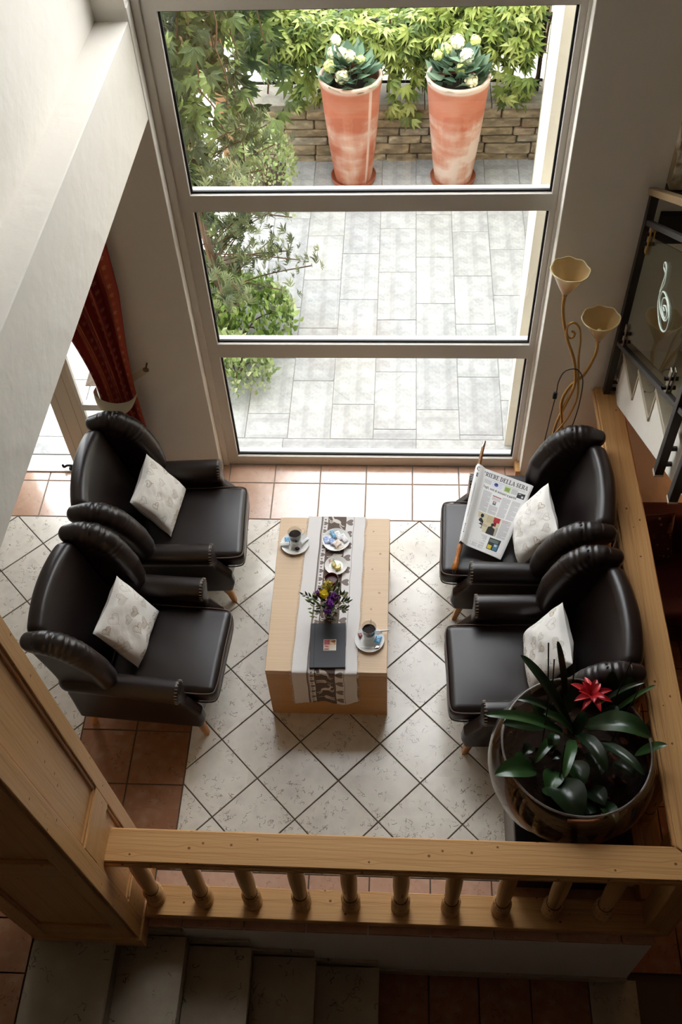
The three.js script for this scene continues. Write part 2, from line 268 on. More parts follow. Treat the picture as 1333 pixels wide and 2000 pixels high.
for (let c = -9; c < 7; c++) {
  const x0 = -0.972 + c * 0.3175, x1 = x0 + 0.3175; let z = -0.775 - ((c & 1) ? 0.3 : 0) - (c % 3) * 0.05;
  const cuts = [-0.775]; while (z > -4.4) { if (z < -0.78) cuts.push(z); z -= 0.6; } cuts.push(-4.42);
  for (let i = 0; i + 1 < cuts.length; i++) {
    if (x1 < -1.75 && cuts[i + 1] < -2.6) continue;
    let p = [[x0 + 0.002, cuts[i] - 0.002], [x1 - 0.002, cuts[i] - 0.002], [x1 - 0.002, cuts[i + 1] + 0.002], [x0 + 0.002, cuts[i + 1] + 0.002]];
    p = clipPoly(p, 1, 0.1315, 0.688 - 1.26 * 0.1315); if (p.length < 3 || area(p) < 0.003) continue;
    const m = mesh('paver', slab(p, -0.07, -0.033 + rr(-0.001, 0.001), 0.002), granite[Math.floor(rnd() * 4)], terrace);
  }
}
for (let k = 0; k < 4; k++) mesh('edge_stone', box(-2.96 + k * 0.98, -2.96 + (k + 1) * 0.98 - 0.003, -0.07, -0.031, -0.772, -0.60, 0.002), granite[k], terrace);
mesh('garden_soil', box(-2.6, -1.52, -0.06, -0.030, -2.9, -1.30, 0.008), std({ color: '#4d4034', roughness: 1, bumpMap: bumpFine, bumpScale: 0.01 }), terrace);
mesh('garden_soil', box(-1.75, -1.25, -0.06, -0.030, -4.3, -3.62, 0.008), std({ color: '#4d4034', roughness: 1, bumpMap: bumpFine, bumpScale: 0.01 }), terrace);
mesh('pale_gravel', box(-6, -1.6, -0.06, -0.031, -6.2, -2.6, 0.01), std({ color: '#d2cfc8', roughness: 1, bumpMap: bumpFine, bumpScale: 0.01 }), terrace);
{ const z0 = -0.72, z1 = -5.6; struct('wall_terrace_right', slab([[wallX(z0), z0], [wallX(z1), z1], [wallX(z1) + 0.3, z1], [wallX(z0) + 0.3, z0]], -0.3, 3.6, 0.004), std({ color: '#dcd6c4', roughness: 0.9, bumpMap: bumpNoise, bumpScale: 0.003 })); }
// low dry stone wall
const stoneMap = pixTex(256, 256, (u, v) => { const a = n1(u, v * 2), b = n2(u * 2, v * 3); const c = 0.74 + 0.4 * (a - 0.5) + 0.35 * (b - 0.5); return [c, c * 0.97, c * 0.92]; }, 1 / 0.5, 1 / 0.4, true);
const stoneMats = ['#e6d8be', '#d8c6a8', '#d2bfa2', '#e4dbc9', '#c2b298', '#d9c9b0'].map((c) => std({ color: c, map: stoneMap, roughness: 0.95, bumpMap: bumpFine, bumpScale: 0.006 }));
function stonePiece(w, h, d) { const g = new RoundedBoxGeometry(w, h, d, 2, Math.min(0.016, h / 3)), p = g.attributes.position, o = rnd() * 9; for (let i = 0; i < p.count; i++) { const x = p.getX(i), y = p.getY(i), z = p.getZ(i); p.setXYZ(i, x + (n1(x + o, y + z) - 0.5) * 0.03, y + (n2(x * 1.3 + o, z) - 0.5) * 0.022, z + (n1(x * 2 + o, y * 2) - 0.5) * 0.03); } g.computeVertexNormals(); return boxUV(g); }
function stoneWall(name, x0, x1, y0, y1, zFace, rows, lmin, lmax, mats) {
  const w = setting(name); mesh('core', box(x0, x1, y0 - 0.2, y1, zFace - 0.34, zFace - 0.035, 0), std({ color: '#6d6153', roughness: 1 }), w);
  const hs = Array.from({ length: rows }, () => rr(0.7, 1.35)), sum = hs.reduce((a, b) => a + b, 0); let y = y0;
  for (const q of hs) { const h = q / sum * (y1 - y0); let x = x0 - rr(0, 0.2); while (x < x1) { const L = rr(lmin, lmax); const m = mesh('stone', stonePiece(L - 0.008, h - 0.006, 0.09), mats[Math.floor(rnd() * mats.length)], w); m.position.set(x + L / 2, y + h / 2, zFace - 0.035 + rr(-0.012, 0.012)); x += L; } y += h; }
  return w;
}
seed = 33;
const lowWall = stoneWall('wall_terrace_low', -1.7, 1.10, -0.05, 0.50, -4.32, 6, 0.16, 0.5, stoneMats);
for (let k = 0; k < 5; k++) mesh('coping_stone', box(-1.75 + k * 0.6, -1.75 + (k + 1) * 0.6 - 0.006, 0.50, 0.555, -4.70, -4.285, 0.006), std({ color: ['#a39c90', '#b0a89b', '#978f84', '#a8a094', '#aca598'][k], map: graniteMap, roughness: 0.95 }), lowWall);
stoneWall('wall_house_behind', 0.55, 1.6, 0.6, 2.4, -5.45, 9, 0.22, 0.42, ['#cbb9a5', '#b9a691', '#d3c6b6'].map((c) => std({ color: c, map: stoneMap, roughness: 0.95 })));
// iron fence on the low wall
{
  const t = thing('iron_fence', 'black iron fence on the low stone wall, overgrown by the green hedge', 'fence', [0, 0.555, -4.5]);
  const iron = std({ color: '#26231f', roughness: 0.6, metalness: 0.4 });
  for (const y of [0.10, 0.36, 0.66]) mesh('rail', bar([-1.7, y, 0], [1.1, y, 0], 0.014), iron, t);
  for (let k = 0; k < 4; k++) mesh('post', box(-1.6 + k * 0.88, -1.565 + k * 0.88, 0, 0.75, -0.018, 0.018, 0.004), iron, t);
}
// ---------------------------------------------------------------- plants
function leafGeo(w, h, fold = 0.25, droop = 0.25) {                       // pointed leaf along +y, folded at its midrib
  const prof = [0, 0.55, 0.95, 1, 0.72, 0.36, 0], n = prof.length - 1, pos = [], idx = [];
  for (let i = 0; i <= n; i++) { const t = i / n, y = h * t, z = -droop * h * t * t, q = w / 2 * prof[i]; pos.push(-q, y, z + fold * q, 0, y, z, q, y, z + fold * q); }
  for (let i = 0; i < n; i++) { const a = i * 3; idx.push(a, a + 1, a + 4, a, a + 4, a + 3, a + 1, a + 2, a + 5, a + 1, a + 5, a + 4); }
  const g = new THREE.BufferGeometry(); g.setAttribute('position', new THREE.Float32BufferAttribute(pos, 3)); g.setAttribute('uv', new THREE.Float32BufferAttribute(new Float32Array(pos.length / 3 * 2), 2)); g.setIndex(idx); g.computeVertexNormals(); return g;
}
const palmate = (s) => merge([-1.25, -0.62, 0, 0.62, 1.25].map((a, i) => leafGeo(s * 0.27, s * (i === 2 ? 1 : i % 2 ? 0.9 : 0.66), 0.45, 0.55).rotateZ(-a)));
const leafMat = (c, tr = 0.3) => phys({ color: c, roughness: 0.55, transmission: tr, thickness: 0, specularIntensity: 0.6 });
const vineMats = ['#526432', '#677a40', '#3f5029', '#7f9050', '#354425'].map((c) => leafMat(c));
const hedgeMats = ['#8c9c48', '#a3b05c', '#72853c', '#566a32', '#b3bd72'].map((c) => leafMat(c));
const dummy = new THREE.Object3D();
function scatter(parent, spots, geo, mats, nSingle, stuffName = 'foliage') {
  spots.forEach((s) => { s.k = Math.floor(rnd() * mats.length); });
  for (const s of spots.slice(0, nSingle)) { const m = mesh('leaf', geo, mats[s.k], parent); m.position.set(...s.p); m.rotation.set(...s.r); m.scale.setScalar(s.s); }
  const rest = spots.slice(nSingle); if (!rest.length) return;
  const im = new THREE.InstancedMesh(geo, leafMat('#ffffff'), rest.length); im.name = stuffName; im.userData.kind = 'stuff'; im.castShadow = im.receiveShadow = true;
  rest.forEach((s, i) => { dummy.position.set(...s.p); dummy.rotation.set(...s.r); dummy.scale.setScalar(s.s); dummy.updateMatrix(); im.setMatrixAt(i, dummy.matrix); im.setColorAt(i, mats[s.k].color); });
  parent.add(im);
}
const barkMat = std({ color: '#6a5038', roughness: 0.95, bumpMap: bumpFine, bumpScale: 0.006 });
// hedge of young creeper on the fence
{
  seed = 51; const t = thing('hedge', 'bright yellow-green creeper hedge covering the fence behind the two tall pots', 'hedge', [0, 0.555, -4.45]);
  const sp = [];
  for (let i = 0; i < 2600; i++) {
    const x = rr(-1.5, 1.0), top = 0.80 + 0.10 * Math.sin(x * 3.1) + 0.06 * Math.sin(x * 7.7), u = rnd(), y = lerp(0.10 + 0.12 * Math.sin(x * 5) ** 2, top, Math.sqrt(u)), f = (y - 0.1) / 0.8;
    if (y < 0.26 && Math.sin(x * 4.3 + 0.6) < 0.1) continue;
    sp.push({ p: [x, y, rr(-0.34, 0.05 + 0.16 * Math.sin(Math.PI * clamp(f, 0, 1)))], r: [rr(-2.1, -0.2) + (f > 0.85 ? 0.4 : 0), rr(-1.3, 1.3), rr(-1.0, 1.0) + 3.14], s: rr(0.08, 0.14) });
  }
  for (let i = 0; i < 110; i++) { const k = i % 4, cx = [-0.14, -0.98, 0.83, 0.35][k], y = rr(k ? 0.02 : -0.10, 0.3); sp.push({ p: [cx + rr(-0.13, 0.13), y, rr(0.08, 0.26)], r: [rr(-1.2, -0.2), rr(-0.8, 0.8), rr(-0.5, 0.5) + 3.14], s: rr(0.085, 0.13) }); }
  sp.sort((a, b) => b.p[2] - a.p[2]); scatter(t, sp, palmate(1), hedgeMats, 220);
  mesh('stem', merge(Array.from({ length: 12 }, (_, k) => tube([[-1.4 + k * 0.22, -0.02, -0.05], [-1.36 + k * 0.22, 0.3, rr(-0.1, 0.02)], [-1.42 + k * 0.23, 0.7, rr(-0.1, 0.05)]], 0.009, 10, 5))), barkMat, t);
}
// pergola post and the vine hanging from the pergola beam
{
  const t = thing('pergola', 'brown wooden pergola post standing among the climbing leaves on the left', 'pergola', [-1.69, -0.03, -3.82]);
  mesh('post', box(-0.055, 0.055, 0, 2.62, -0.055, 0.055, 0.008), std({ map: woodTex(421, '#9c7656', 'rgba(120,66,26,A)', 2), roughness: 0.7 }), t);
  mesh('beam', box(-0.05, 0.05, 2.62, 2.76, -0.6, 3.0, 0.008), std({ map: woodTex(422, '#8c6848', 'rgba(120,66,26,A)', 2), roughness: 0.7 }), t);
  seed = 61; const v = thing('climbing_vine', 'dense dark green creeper hanging from the pergola at the left of the window', 'vine', [-1.69, 0, -3.82]);
  const sp = [], stems = [];
  for (let s = 0; s < 72; s++) {
    const z = rr(-0.5, 2.3), x0 = rr(-0.62, 0.34) - z * 0.05, L = rr(0.5, 1.65) * (z > 1.3 ? 0.9 : 1), y0 = rr(2.3, 2.75), pts = []; let x = x0, zz = z;
    for (let q = 0; q <= 8; q++) { pts.push([x, y0 - L * q / 8, zz]); x += rr(-0.035, 0.05); zz += rr(-0.05, 0.05); }
    stems.push(tube(pts, 0.006, 12, 4));
    for (let q = 0; q < L * 24; q++) { const f = rnd() * 7.9, a = pts[Math.floor(f)]; sp.push({ p: [a[0] + rr(-0.12, 0.12), a[1] + rr(-0.1, 0.06), a[2] + rr(-0.12, 0.14)], r: [rr(-1.1, 0.3), rr(-1.4, 1.4), 3.14 + rr(-0.8, 0.8)], s: rr(0.07, 0.15) }); }
  }
  for (let i = 0; i < 60; i++) sp.push({ p: [rr(-0.1, 0.55), rr(0.55, 1.6), rr(-0.35, 0.1)], r: [rr(-0.9, 0.1), rr(-1, 1), 3.14 + rr(-0.6, 0.6)], s: rr(0.1, 0.17) });
  sp.sort((a, b) => b.p[2] - a.p[2]); scatter(v, sp, palmate(1), vineMats, 260); mesh('stem', merge(stems), barkMat, v);
}
// conifer with feathery sprays
{
  seed = 71; const t = thing('conifer', 'loose grey-green conifer with feathery branches and a thin reddish trunk outside the window', 'conifer', [-1.58, -0.02, -1.95]);
  mesh('trunk', tube([[0, 0, 0], [0.02, 0.5, 0.02], [-0.03, 1.1, 0], [0, 1.8, -0.04]], 0.03, 24, 8), barkMat, t);
  const br = [], sp = []; const spray = merge(Array.from({ length: 9 }, (_, i) => leafGeo(0.10, 0.55, 0.1, 0.3).rotateZ((i - 4) * 0.28).translate(0, 0.12 * (i % 3), 0)));
  for (let b = 0; b < 44; b++) {
    const y = rr(0.25, 1.8), a = rr(-0.5, 3.4) + (b % 3 ? -0.4 : 0.5), L = rr(0.3, 0.75) * (1.15 - y * 0.2), dx = Math.sin(a), dz = Math.cos(a), up = rr(0.0, 0.4);
    br.push(tube([[0, y, 0], [dx * L * 0.5, y + up * L * 0.5, dz * L * 0.5], [dx * L, y + up * L * 0.7, dz * L]], 0.006, 8, 4));
    for (let q = 0; q < 26; q++) { const f = rr(0.3, 1.1), r = L * f; sp.push({ p: [dx * r + rr(-0.07, 0.07), y + up * r * 0.85 + rr(-0.05, 0.05), dz * r + rr(-0.07, 0.07)], r: [rr(-1.6, 0.4), a + rr(-1, 1), rr(-1.2, 1.2)], s: rr(0.06, 0.13) }); }
  }
  mesh('branch', merge(br), barkMat, t); scatter(t, sp, spray, ['#66704a', '#7c8658', '#565f40', '#8c9468'].map((c) => leafMat(c, 0.2)), 0);
}
// rounded bushes
function bush(name, label, cat, centre, rad, n, leaf, mats, smin_, smax_, nSingle, sd) {
  seed = sd; const t = thing(name, label, cat, [centre[0], -0.02, centre[2]]), sp = [];
  for (let i = 0; i < n; i++) { const a = rnd() * 6.283, c = Math.sqrt(rnd()), e = Math.sqrt(Math.max(0, 1 - c * c)), rq = lerp(0.72, 1.05, Math.sqrt(rnd())) * (0.86 + 0.28 * n1(a * 0.3, c * 0.5)); const x = Math.cos(a) * c, z = Math.sin(a) * c; sp.push({ p: [x * rad[0] * rq, 0.03 + e * rad[1] * rq, z * rad[2] * rq], r: [rr(-1.5, 0) + z * 0.8, rr(-3, 3), rr(-1.2, 1.2)], s: rr(smin_, smax_) }); }
  sp.sort((p, q) => q.p[1] - p.p[1]); scatter(t, sp, leaf, mats, nSingle);
  mesh('stem', merge(Array.from({ length: 14 }, (_, k) => { const a = k * 0.449 * 2; return tube([[0, 0, 0], [Math.cos(a) * rad[0] * 0.35, rad[1] * 0.5, Math.sin(a) * rad[2] * 0.35], [Math.cos(a) * rad[0] * 0.75, rad[1] * 0.62, Math.sin(a) * rad[2] * 0.75]], 0.006, 6, 4); })), barkMat, t);
  return t;
}
const ovate = leafGeo(0.62, 1, 0.22, 0.3);
const bushMats = ['#7f9a4a', '#a3b866', '#62803a', '#bcc98a', '#8fae52'].map((c) => leafMat(c, 0.25)), paleMats = ['#b3bf8a', '#9aab6e', '#c9d0a6', '#7e9656', '#a9ba78'].map((c) => leafMat(c, 0.25));
bush('leafy_bush', 'low spreading light green bush beside the conifer, reaching over the paving', 'bush', [-1.42, 0, -1.86], [0.48, 0.42, 0.44], 1500, ovate, bushMats, 0.04, 0.085, 200, 81);
bush('variegated_bush', 'pale variegated bush at the lower left corner of the window', 'bush', [-1.42, 0, -1.38], [0.33, 0.34, 0.30], 1300, ovate, paleMats, 0.03, 0.062, 200, 82);
bush('silver_shrub', 'small-leaved silvery shrub beside the left terracotta pot', 'shrub', [-1.38, 0, -3.82], [0.30, 0.60, 0.30], 1700, ovate, paleMats, 0.025, 0.05, 160, 83);
bush('dark_shrub', 'dark green shrub behind the conifer trunk at the left window edge', 'shrub', [-1.95, 0, -2.5], [0.34, 0.95, 0.5], 1500, ovate, vineMats, 0.05, 0.1, 160, 84);
// ---------------------------------------------------------------- the two tall terracotta pots
const terra = (sd, streak, amt) => std({ roughness: 0.85, bumpMap: bumpFine, bumpScale: 0.002, map: pixTex(512, 512, (u, v) => {
  const a = n1(u + sd, v * 1.5), b = n2(u * 2 + sd, v), c = 0.5 * n3(u * 4, v * 0.5 + sd) + 0.5 * n1(u * 1.5 + sd, v * 4), q = clamp((a * 0.42 + b * 0.34 + c * 0.44 - amt) * 3.4, 0, 1), top = sstep(0.66, 0.70, v) * (1 - sstep(0.93, 0.97, v)), rim = sstep(0.93, 0.965, v), foot = 1 - sstep(0.02, 0.1, v);
  let w = clamp(q * (1 - 0.75 * top) + 0.75 * rim + 0.35 * foot * b, 0, 0.92); const d = Math.abs(((u - streak + 1.5) % 1) - 0.5); w = Math.max(w, 0.8 * (1 - sstep(0.006, 0.016, d)));
  const base = [0.70 - 0.07 * c, 0.395 - 0.05 * b, 0.285 - 0.04 * b], pale = [0.82, 0.74, 0.68]; return base.map((x, k) => lerp(x, pale[k], w));
}, 1, 1, true) });
const soil = std({ color: '#2c221a', roughness: 1, bumpMap: bumpFine, bumpScale: 0.01 });
function pot(label, pos, turn, mat) {
  const t = thing('terracotta_pot', label, 'pot', pos, turn);
  const o = [[0.001, 0.02], [0.155, 0.02], [0.166, 0.03], [0.197, 0.25], [0.228, 0.55], [0.255, 0.85], [0.268, 0.985], [0.275, 1.0], [0.274, 1.02], [0.262, 1.028], [0.245, 1.02], [0.238, 0.99], [0.225, 0.88]];
  const c = new THREE.SplineCurve(o.slice(1).map((p) => new THREE.Vector2(...p))).getPoints(60); const g = new THREE.LatheGeometry(c, 56), uv = g.attributes.uv, p = g.attributes.position;
  for (let i = 0; i < uv.count; i++) uv.setY(i, clamp(p.getY(i) / 1.03, 0, 0.999)); mesh('body', g, mat, t); mesh('base', new THREE.CylinderGeometry(0.15, 0.145, 0.02, 40).translate(0, 0.03, 0), mat, t);
  mesh('soil', lathe([[0.001, 0.93], [0.12, 0.925], [0.233, 0.90]], 32), soil, t);
  return t;
}
const saucerG = lathe([[0.001, 0.0], [0.185, 0.0], [0.2, 0.012], [0.21, 0.055], [0.202, 0.057], [0.19, 0.02], [0.001, 0.018]], 48), saucerM = std({ color: '#9a5638', roughness: 0.8 });
const P1 = [-0.602, -0.031, -4.02], P2 = [0.318, -0.031, -4.0];
for (const [p, l] of [[P1, 'brown saucer under the left terracotta pot'], [P2, 'brown saucer under the right terracotta pot']]) { const s = mesh('pot_saucer', saucerG, saucerM); s.position.set(...p); tag(s, l, 'saucer'); }
pot('tall terracotta pot with a pale vertical drip line, the left of the two', P1, 2.0, terra(0.1, 0.80, 0.485));
pot('tall terracotta pot heavily whitewashed, the right of the two', P2, 0.6, terra(0.43, 3, 0.375));
function hydrangea(label, pos, heads, sd) {
  seed = sd; const t = thing('hydrangea', label, 'hydrangea', [pos[0], pos[1] + 0.92, pos[2]]);
  const lm = ['#55705a', '#6a8468', '#465f48', '#7d9478'].map((c) => leafMat(c, 0.15)), lg = leafGeo(0.8, 1, 0.18, 0.35);
  for (let i = 0; i < 64; i++) { const a = i * 2.4 + rr(-0.3, 0.3), f = Math.sqrt((i + 0.5) / 64), m = mesh('leaf', lg, lm[i % 4], t); m.position.set(Math.cos(a) * 0.17 * f, 0.05 + 0.17 * (1 - f * f) + rr(0, 0.05), Math.sin(a) * 0.17 * f); m.rotation.order = 'YXZ'; m.rotation.set(1.15 + rr(-0.35, 0.3) + 0.35 * f, Math.PI / 2 - a, rr(-0.4, 0.4)); m.scale.setScalar(rr(0.12, 0.18)); }
  const petal = leafGeo(0.9, 1, 0.1, 0.1);
  for (const [x, y, z, r0, c] of heads) {
    const r = r0 * 1.22;
    const gs = []; for (let i = 0; i < 70; i++) { const u = 1 - 2 * (i + 0.5) / 70, ph = i * 2.39996, q = Math.sqrt(1 - u * u), d = V(q * Math.cos(ph), u, q * Math.sin(ph)), o = new THREE.Object3D(); o.position.copy(d).multiplyScalar(r * 0.82); o.lookAt(d.clone().multiplyScalar(2)); o.rotateZ(rnd() * 6); o.rotateX(-0.35 + rr(-0.3, 0.5)); o.scale.setScalar(r * 0.5); o.updateMatrix(); gs.push(petal.clone().applyMatrix4(o.matrix)); }
    gs.push(new THREE.IcosahedronGeometry(r * 0.70, 2)); const m = mesh('flower_head', merge(gs), std({ color: c, roughness: 0.8 }), t); m.position.set(x, y, z);
    mesh('stalk', bar([x * 0.4, -0.03, z * 0.4], [x, y - r * 0.6, z], 0.005, 5), lm[1], t);
  }
}
const W = '#f3f1d8', G = '#d6de8f', C = '#ece5bf';
hydrangea('white hydrangea in the left terracotta pot, its leaves spilling over the rim', P1, [[-0.17, 0.20, 0.05, 0.055, G], [-0.14, 0.27, -0.05, 0.05, W], [-0.06, 0.16, 0.14, 0.06, C], [-0.07, 0.27, -0.03, 0.05, W], [0.0, 0.26, 0.0, 0.05, C], [-0.12, 0.34, -0.12, 0.045, W], [0.09, 0.24, 0.02, 0.042, G]], 91);
hydrangea('cream hydrangea in the whitewashed right pot', P2, [[-0.02, 0.34, -0.08, 0.06, W], [0.06, 0.27, 0.02, 0.062, W], [0.01, 0.20, 0.10, 0.048, G], [0.10, 0.14, 0.17, 0.055, C], [-0.11, 0.30, -0.05, 0.048, G], [-0.18, 0.27, 0.0, 0.045, G], [0.13, 0.34, -0.1, 0.045, G]], 92);
// soft square cushion: two bulging faces meeting in a seam with pulled corners
function sheetPillow(w, h, bulge, sd) {
  const N = 34, half = (s) => sheet((u, v) => {
    const a = 2 * u - 1, b = 2 * v - 1, e = Math.pow(Math.max(0, (1 - a * a) * (1 - b * b)), 0.42), pin = 1 - 0.07 * (1 - Math.abs(a * b)) * (Math.abs(a) ** 6 + Math.abs(b) ** 6) * 0.9;
    const wr = (n1(a * 0.22 + sd * 0.37, b * 0.22 + 0.4) - 0.5) * 0.055 * e + (n2(a * 0.3 + sd * 0.11, b * 0.3) - 0.5) * 0.02 * e + 0.004 * Math.sin((a + b) * 9 + sd) * e * (1 - e);
    return [a * w / 2 * pin, b * h / 2 * pin, s * (bulge * e + wr) + 0.006 * Math.sin(a * 3 + sd) * b];
  }, N, N);
  const f = half(1), k = half(-1); k.index.array.reverse?.(); const g = merge([f, k]); const m = mergeVertices(g, 1e-5); m.computeVertexNormals(); return m;
}
// ---------------------------------------------------------------- setting: lower level, stairs
struct('ground_below', box(-3.8, 3.4, -1.15, -1.02, -0.72, 7.2, 0), plasterDark);
struct('wall_below_lobby', merge([box(-1.43, 1.205, -1.05, -0.03, 2.52, 2.675, 0.004), box(1.10, 1.205, -1.05, -0.03, -0.4, 2.53, 0.004), box(-3.8, -1.42, -1.05, -0.2, 2.30, 2.5, 0)]), plaster);
const stairMats = [111, 112, 113].map((s) => std({ map: tileTex(s, '#b0a48e', 'rgba(50,38,26,A)', 0.9, 14), roughness: 0.3 }));
const stairs = setting('stairs_down'); seed = 131;
const stepX = [-2.025, -1.606, -1.265, -0.926, -0.583, -0.231];
for (let i = 0; i < 5; i++) {
  const y = -0.17 * i, x0 = stepX[i] - (i ? 0.0 : 0), x1 = stepX[i + 1] + 0.012;
  const m = tilePiece('tread', [[x0, 2.70], [x1, 2.70], [x1, 4.35], [x0, 4.35]], y, [stairMats[i % 3]], stairs, 0.035);
  m.geometry.attributes.uv.array.forEach((v, k, a) => { a[k] = v * 0.6; });
  mesh('riser', box(stepX[i + 1] - 0.02, stepX[i + 1] - 0.002, y - 0.17, y - 0.034, 2.69, 4.35, 0), stairMats[(i + 1) % 3], stairs);
  if (i) mesh('skirting', box(x0 - 0.01, x1 - 0.012, y - 0.01, y + 0.075, 2.676, 2.692, 0.003), stairMats[i % 3], stairs);
}
mesh('skirting', box(stepX[5], 1.203, -0.85, -0.785, 2.676, 2.692, 0.003), stairMats[0], stairs);
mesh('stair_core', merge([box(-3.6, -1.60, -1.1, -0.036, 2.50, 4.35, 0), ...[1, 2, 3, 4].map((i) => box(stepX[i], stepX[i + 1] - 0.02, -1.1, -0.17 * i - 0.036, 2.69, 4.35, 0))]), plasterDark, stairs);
for (let c = 0; c < 4; c++) for (let r = 0; r < 6; r++) { const x = -2.03 - (c + 1) * 0.33, z = 2.41 + r * 0.27; tilePiece('landing_tile', [[x + GR, z + GR], [x + 0.33 - GR, z + GR], [x + 0.33 - GR, z + 0.27 - GR], [x + GR, z + 0.27 - GR]], 0, brownTiles, stairs); }
mesh('landing_bed', box(-0.25, 3.2, -1.03, -0.866, 2.68, 4.4, 0), groutDark, stairs);
const lx = [-0.232, 0.068, 0.357, 0.655, 0.990];
for (let c = 0; c < 4; c++) for (let r = 0; r < 4; r++) { const z = 2.675 + r * 0.33; tilePiece('landing_tile', [[lx[c] + GR, z + GR], [lx[c + 1] - GR, z + GR], [lx[c + 1] - GR, z + 0.33 - GR], [lx[c] + GR, z + 0.33 - GR]], -0.85, brownTiles, stairs); }
tilePiece('tread', [[0.99 + GR, 2.675], [1.265, 2.675], [1.265, 4.35], [0.99 + GR, 4.35]], -0.85, [stairMats[1]], stairs, 0.03);
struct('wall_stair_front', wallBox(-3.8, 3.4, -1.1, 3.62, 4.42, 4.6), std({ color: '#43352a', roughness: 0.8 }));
struct('wall_stair_right', wallBox(1.80, 1.95, -1.1, 0.6, 2.68, 4.45), plasterDark);
// niche floor and its tiles on the right, one flight lower
const niche = setting('floor_niche');
mesh('niche_bed', box(1.2, 3.2, -1.03, -0.866, -0.42, 2.68, 0), groutDark, niche);
for (let c = 0; c < 5; c++) for (let r = 0; r < 9; r++) { const x = 1.21 + c * 0.33, z = -0.38 + r * 0.335; tilePiece('niche_tile', [[x + GR, z + GR], [x + 0.33 - GR, z + GR], [x + 0.33 - GR, z + 0.335 - GR], [x + GR, z + 0.335 - GR]], -0.85, brownTiles, niche); }

// ---------------------------------------------------------------- railing in front
const grooveDark = std({ color: '#4a2c14', roughness: 0.7 });
const balProfile = (() => { const p = [[0.0, 0], [0.045, 0], [0.049, 0.012], [0.047, 0.032], [0.039, 0.038], [0.039, 0.042], [0.048, 0.050], [0.0495, 0.07], [0.047, 0.092], [0.039, 0.100], [0.038, 0.105], [0.048, 0.113], [0.050, 0.126], [0.046, 0.140], [0.036, 0.149], [0.033, 0.156], [0.037, 0.22], [0.0415, 0.36], [0.041, 0.50], [0.036, 0.60], [0.034, 0.610], [0.045, 0.622], [0.046, 0.642], [0.038, 0.654], [0.038, 0.660], [0.044, 0.68], [0.046, 0.752], [0.0, 0.752]]; return new THREE.LatheGeometry(p.map((q) => new THREE.Vector2(...q)), 28); })();
{ const uv = balProfile.attributes.uv; for (let i = 0; i < uv.count; i++) { const a = uv.getX(i), b = uv.getY(i); uv.setXY(i, b * 0.75, a * 0.25); } }
const balRing = merge([0.0395, 0.1025, 0.152, 0.612, 0.657].map((y, i) => new THREE.TorusGeometry([0.0392, 0.0385, 0.0345, 0.0345, 0.0382][i], 0.0026, 6, 28).rotateX(Math.PI / 2).translate(0, y, 0)));
function balusters(t, list) { for (const [x, y, z] of list) { const b = mesh('baluster', balProfile, pine, t); b.position.set(x, y, z); b.rotation.y = x * 3; mesh('ring', balRing, grooveDark, b); } }
seed = 141;
{
  const t = thing('railing', 'pine balustrade with ten turned balusters in front, above the stairs', 'railing', [-0.2, 0.05, 2.58]);
  const L = (g) => g.translate(0.2, -0.05, -2.58);
  mesh('handrail', L(slab([[-1.503, 2.500], [1.127, 2.507], [1.283, 2.655], [-1.503, 2.655]], 0.884, 0.902, 0.004, 0)), pine, t);
  mesh('under_rail', L(slab([[-1.503, 2.490], [1.118, 2.497], [1.292, 2.664], [-1.503, 2.664]], 0.848, 0.882, 0.005, 0)), pine, t);
  mesh('groove', L(slab([[-1.50, 2.506], [1.13, 2.512], [1.27, 2.648], [-1.50, 2.648]], 0.87, 0.886, 0)), grooveDark, t);
  mesh('base_rail', L(slab([[-1.432, 2.508], [1.20, 2.508], [1.20, 2.667], [-1.432, 2.667]], 0.052, 0.100, 0.004, 0)), pine, t);
  mesh('sole_strip', L(box(-1.432, 1.20, 0.0, 0.054, 2.53, 2.655, 0.003)), pineRed, t);
  mesh('newel', L(box(1.135, 1.275, -0.03, 0.85, 2.52, 2.648, 0.006)), pine, t);
  const bl = []; for (let k = -4; k <= 5; k++) bl.push([-0.362 + 0.2557 * k + 0.2, 0.05, 0]); balusters(t, bl);
}
{
  const t = thing('railing', 'pine balustrade with a broad handrail along the right side behind the armchairs', 'railing', [1.18, 0.0, 1.05]);
  const L = (g) => g.translate(-1.18, 0, -1.05);
  mesh('handrail', L(slab([[1.081, -0.395], [1.134, 2.504], [1.287, 2.652], [1.231, -0.395]], 0.884, 0.902, 0.004, 2)), pine, t);
  mesh('under_rail', L(slab([[1.069, -0.397], [1.122, 2.49], [1.294, 2.656], [1.243, -0.397]], 0.848, 0.882, 0.005, 2)), pine, t);
  mesh('groove', L(slab([[1.088, -0.39], [1.14, 2.50], [1.28, 2.62], [1.225, -0.39]], 0.87, 0.886, 0)), grooveDark, t);
  mesh('base_rail', L(slab([[1.078, -0.395], [1.13, 2.50], [1.285, 2.50], [1.231, -0.395]], 0.002, 0.100, 0.004, 2)), pine, t);
  const bl = []; for (let k = 0; k < 10; k++) bl.push([lerp(1.156, 1.205, k / 9) - 1.18, 0.1, -0.27 + k * 0.293 - 1.05]); balusters(t, bl);
}
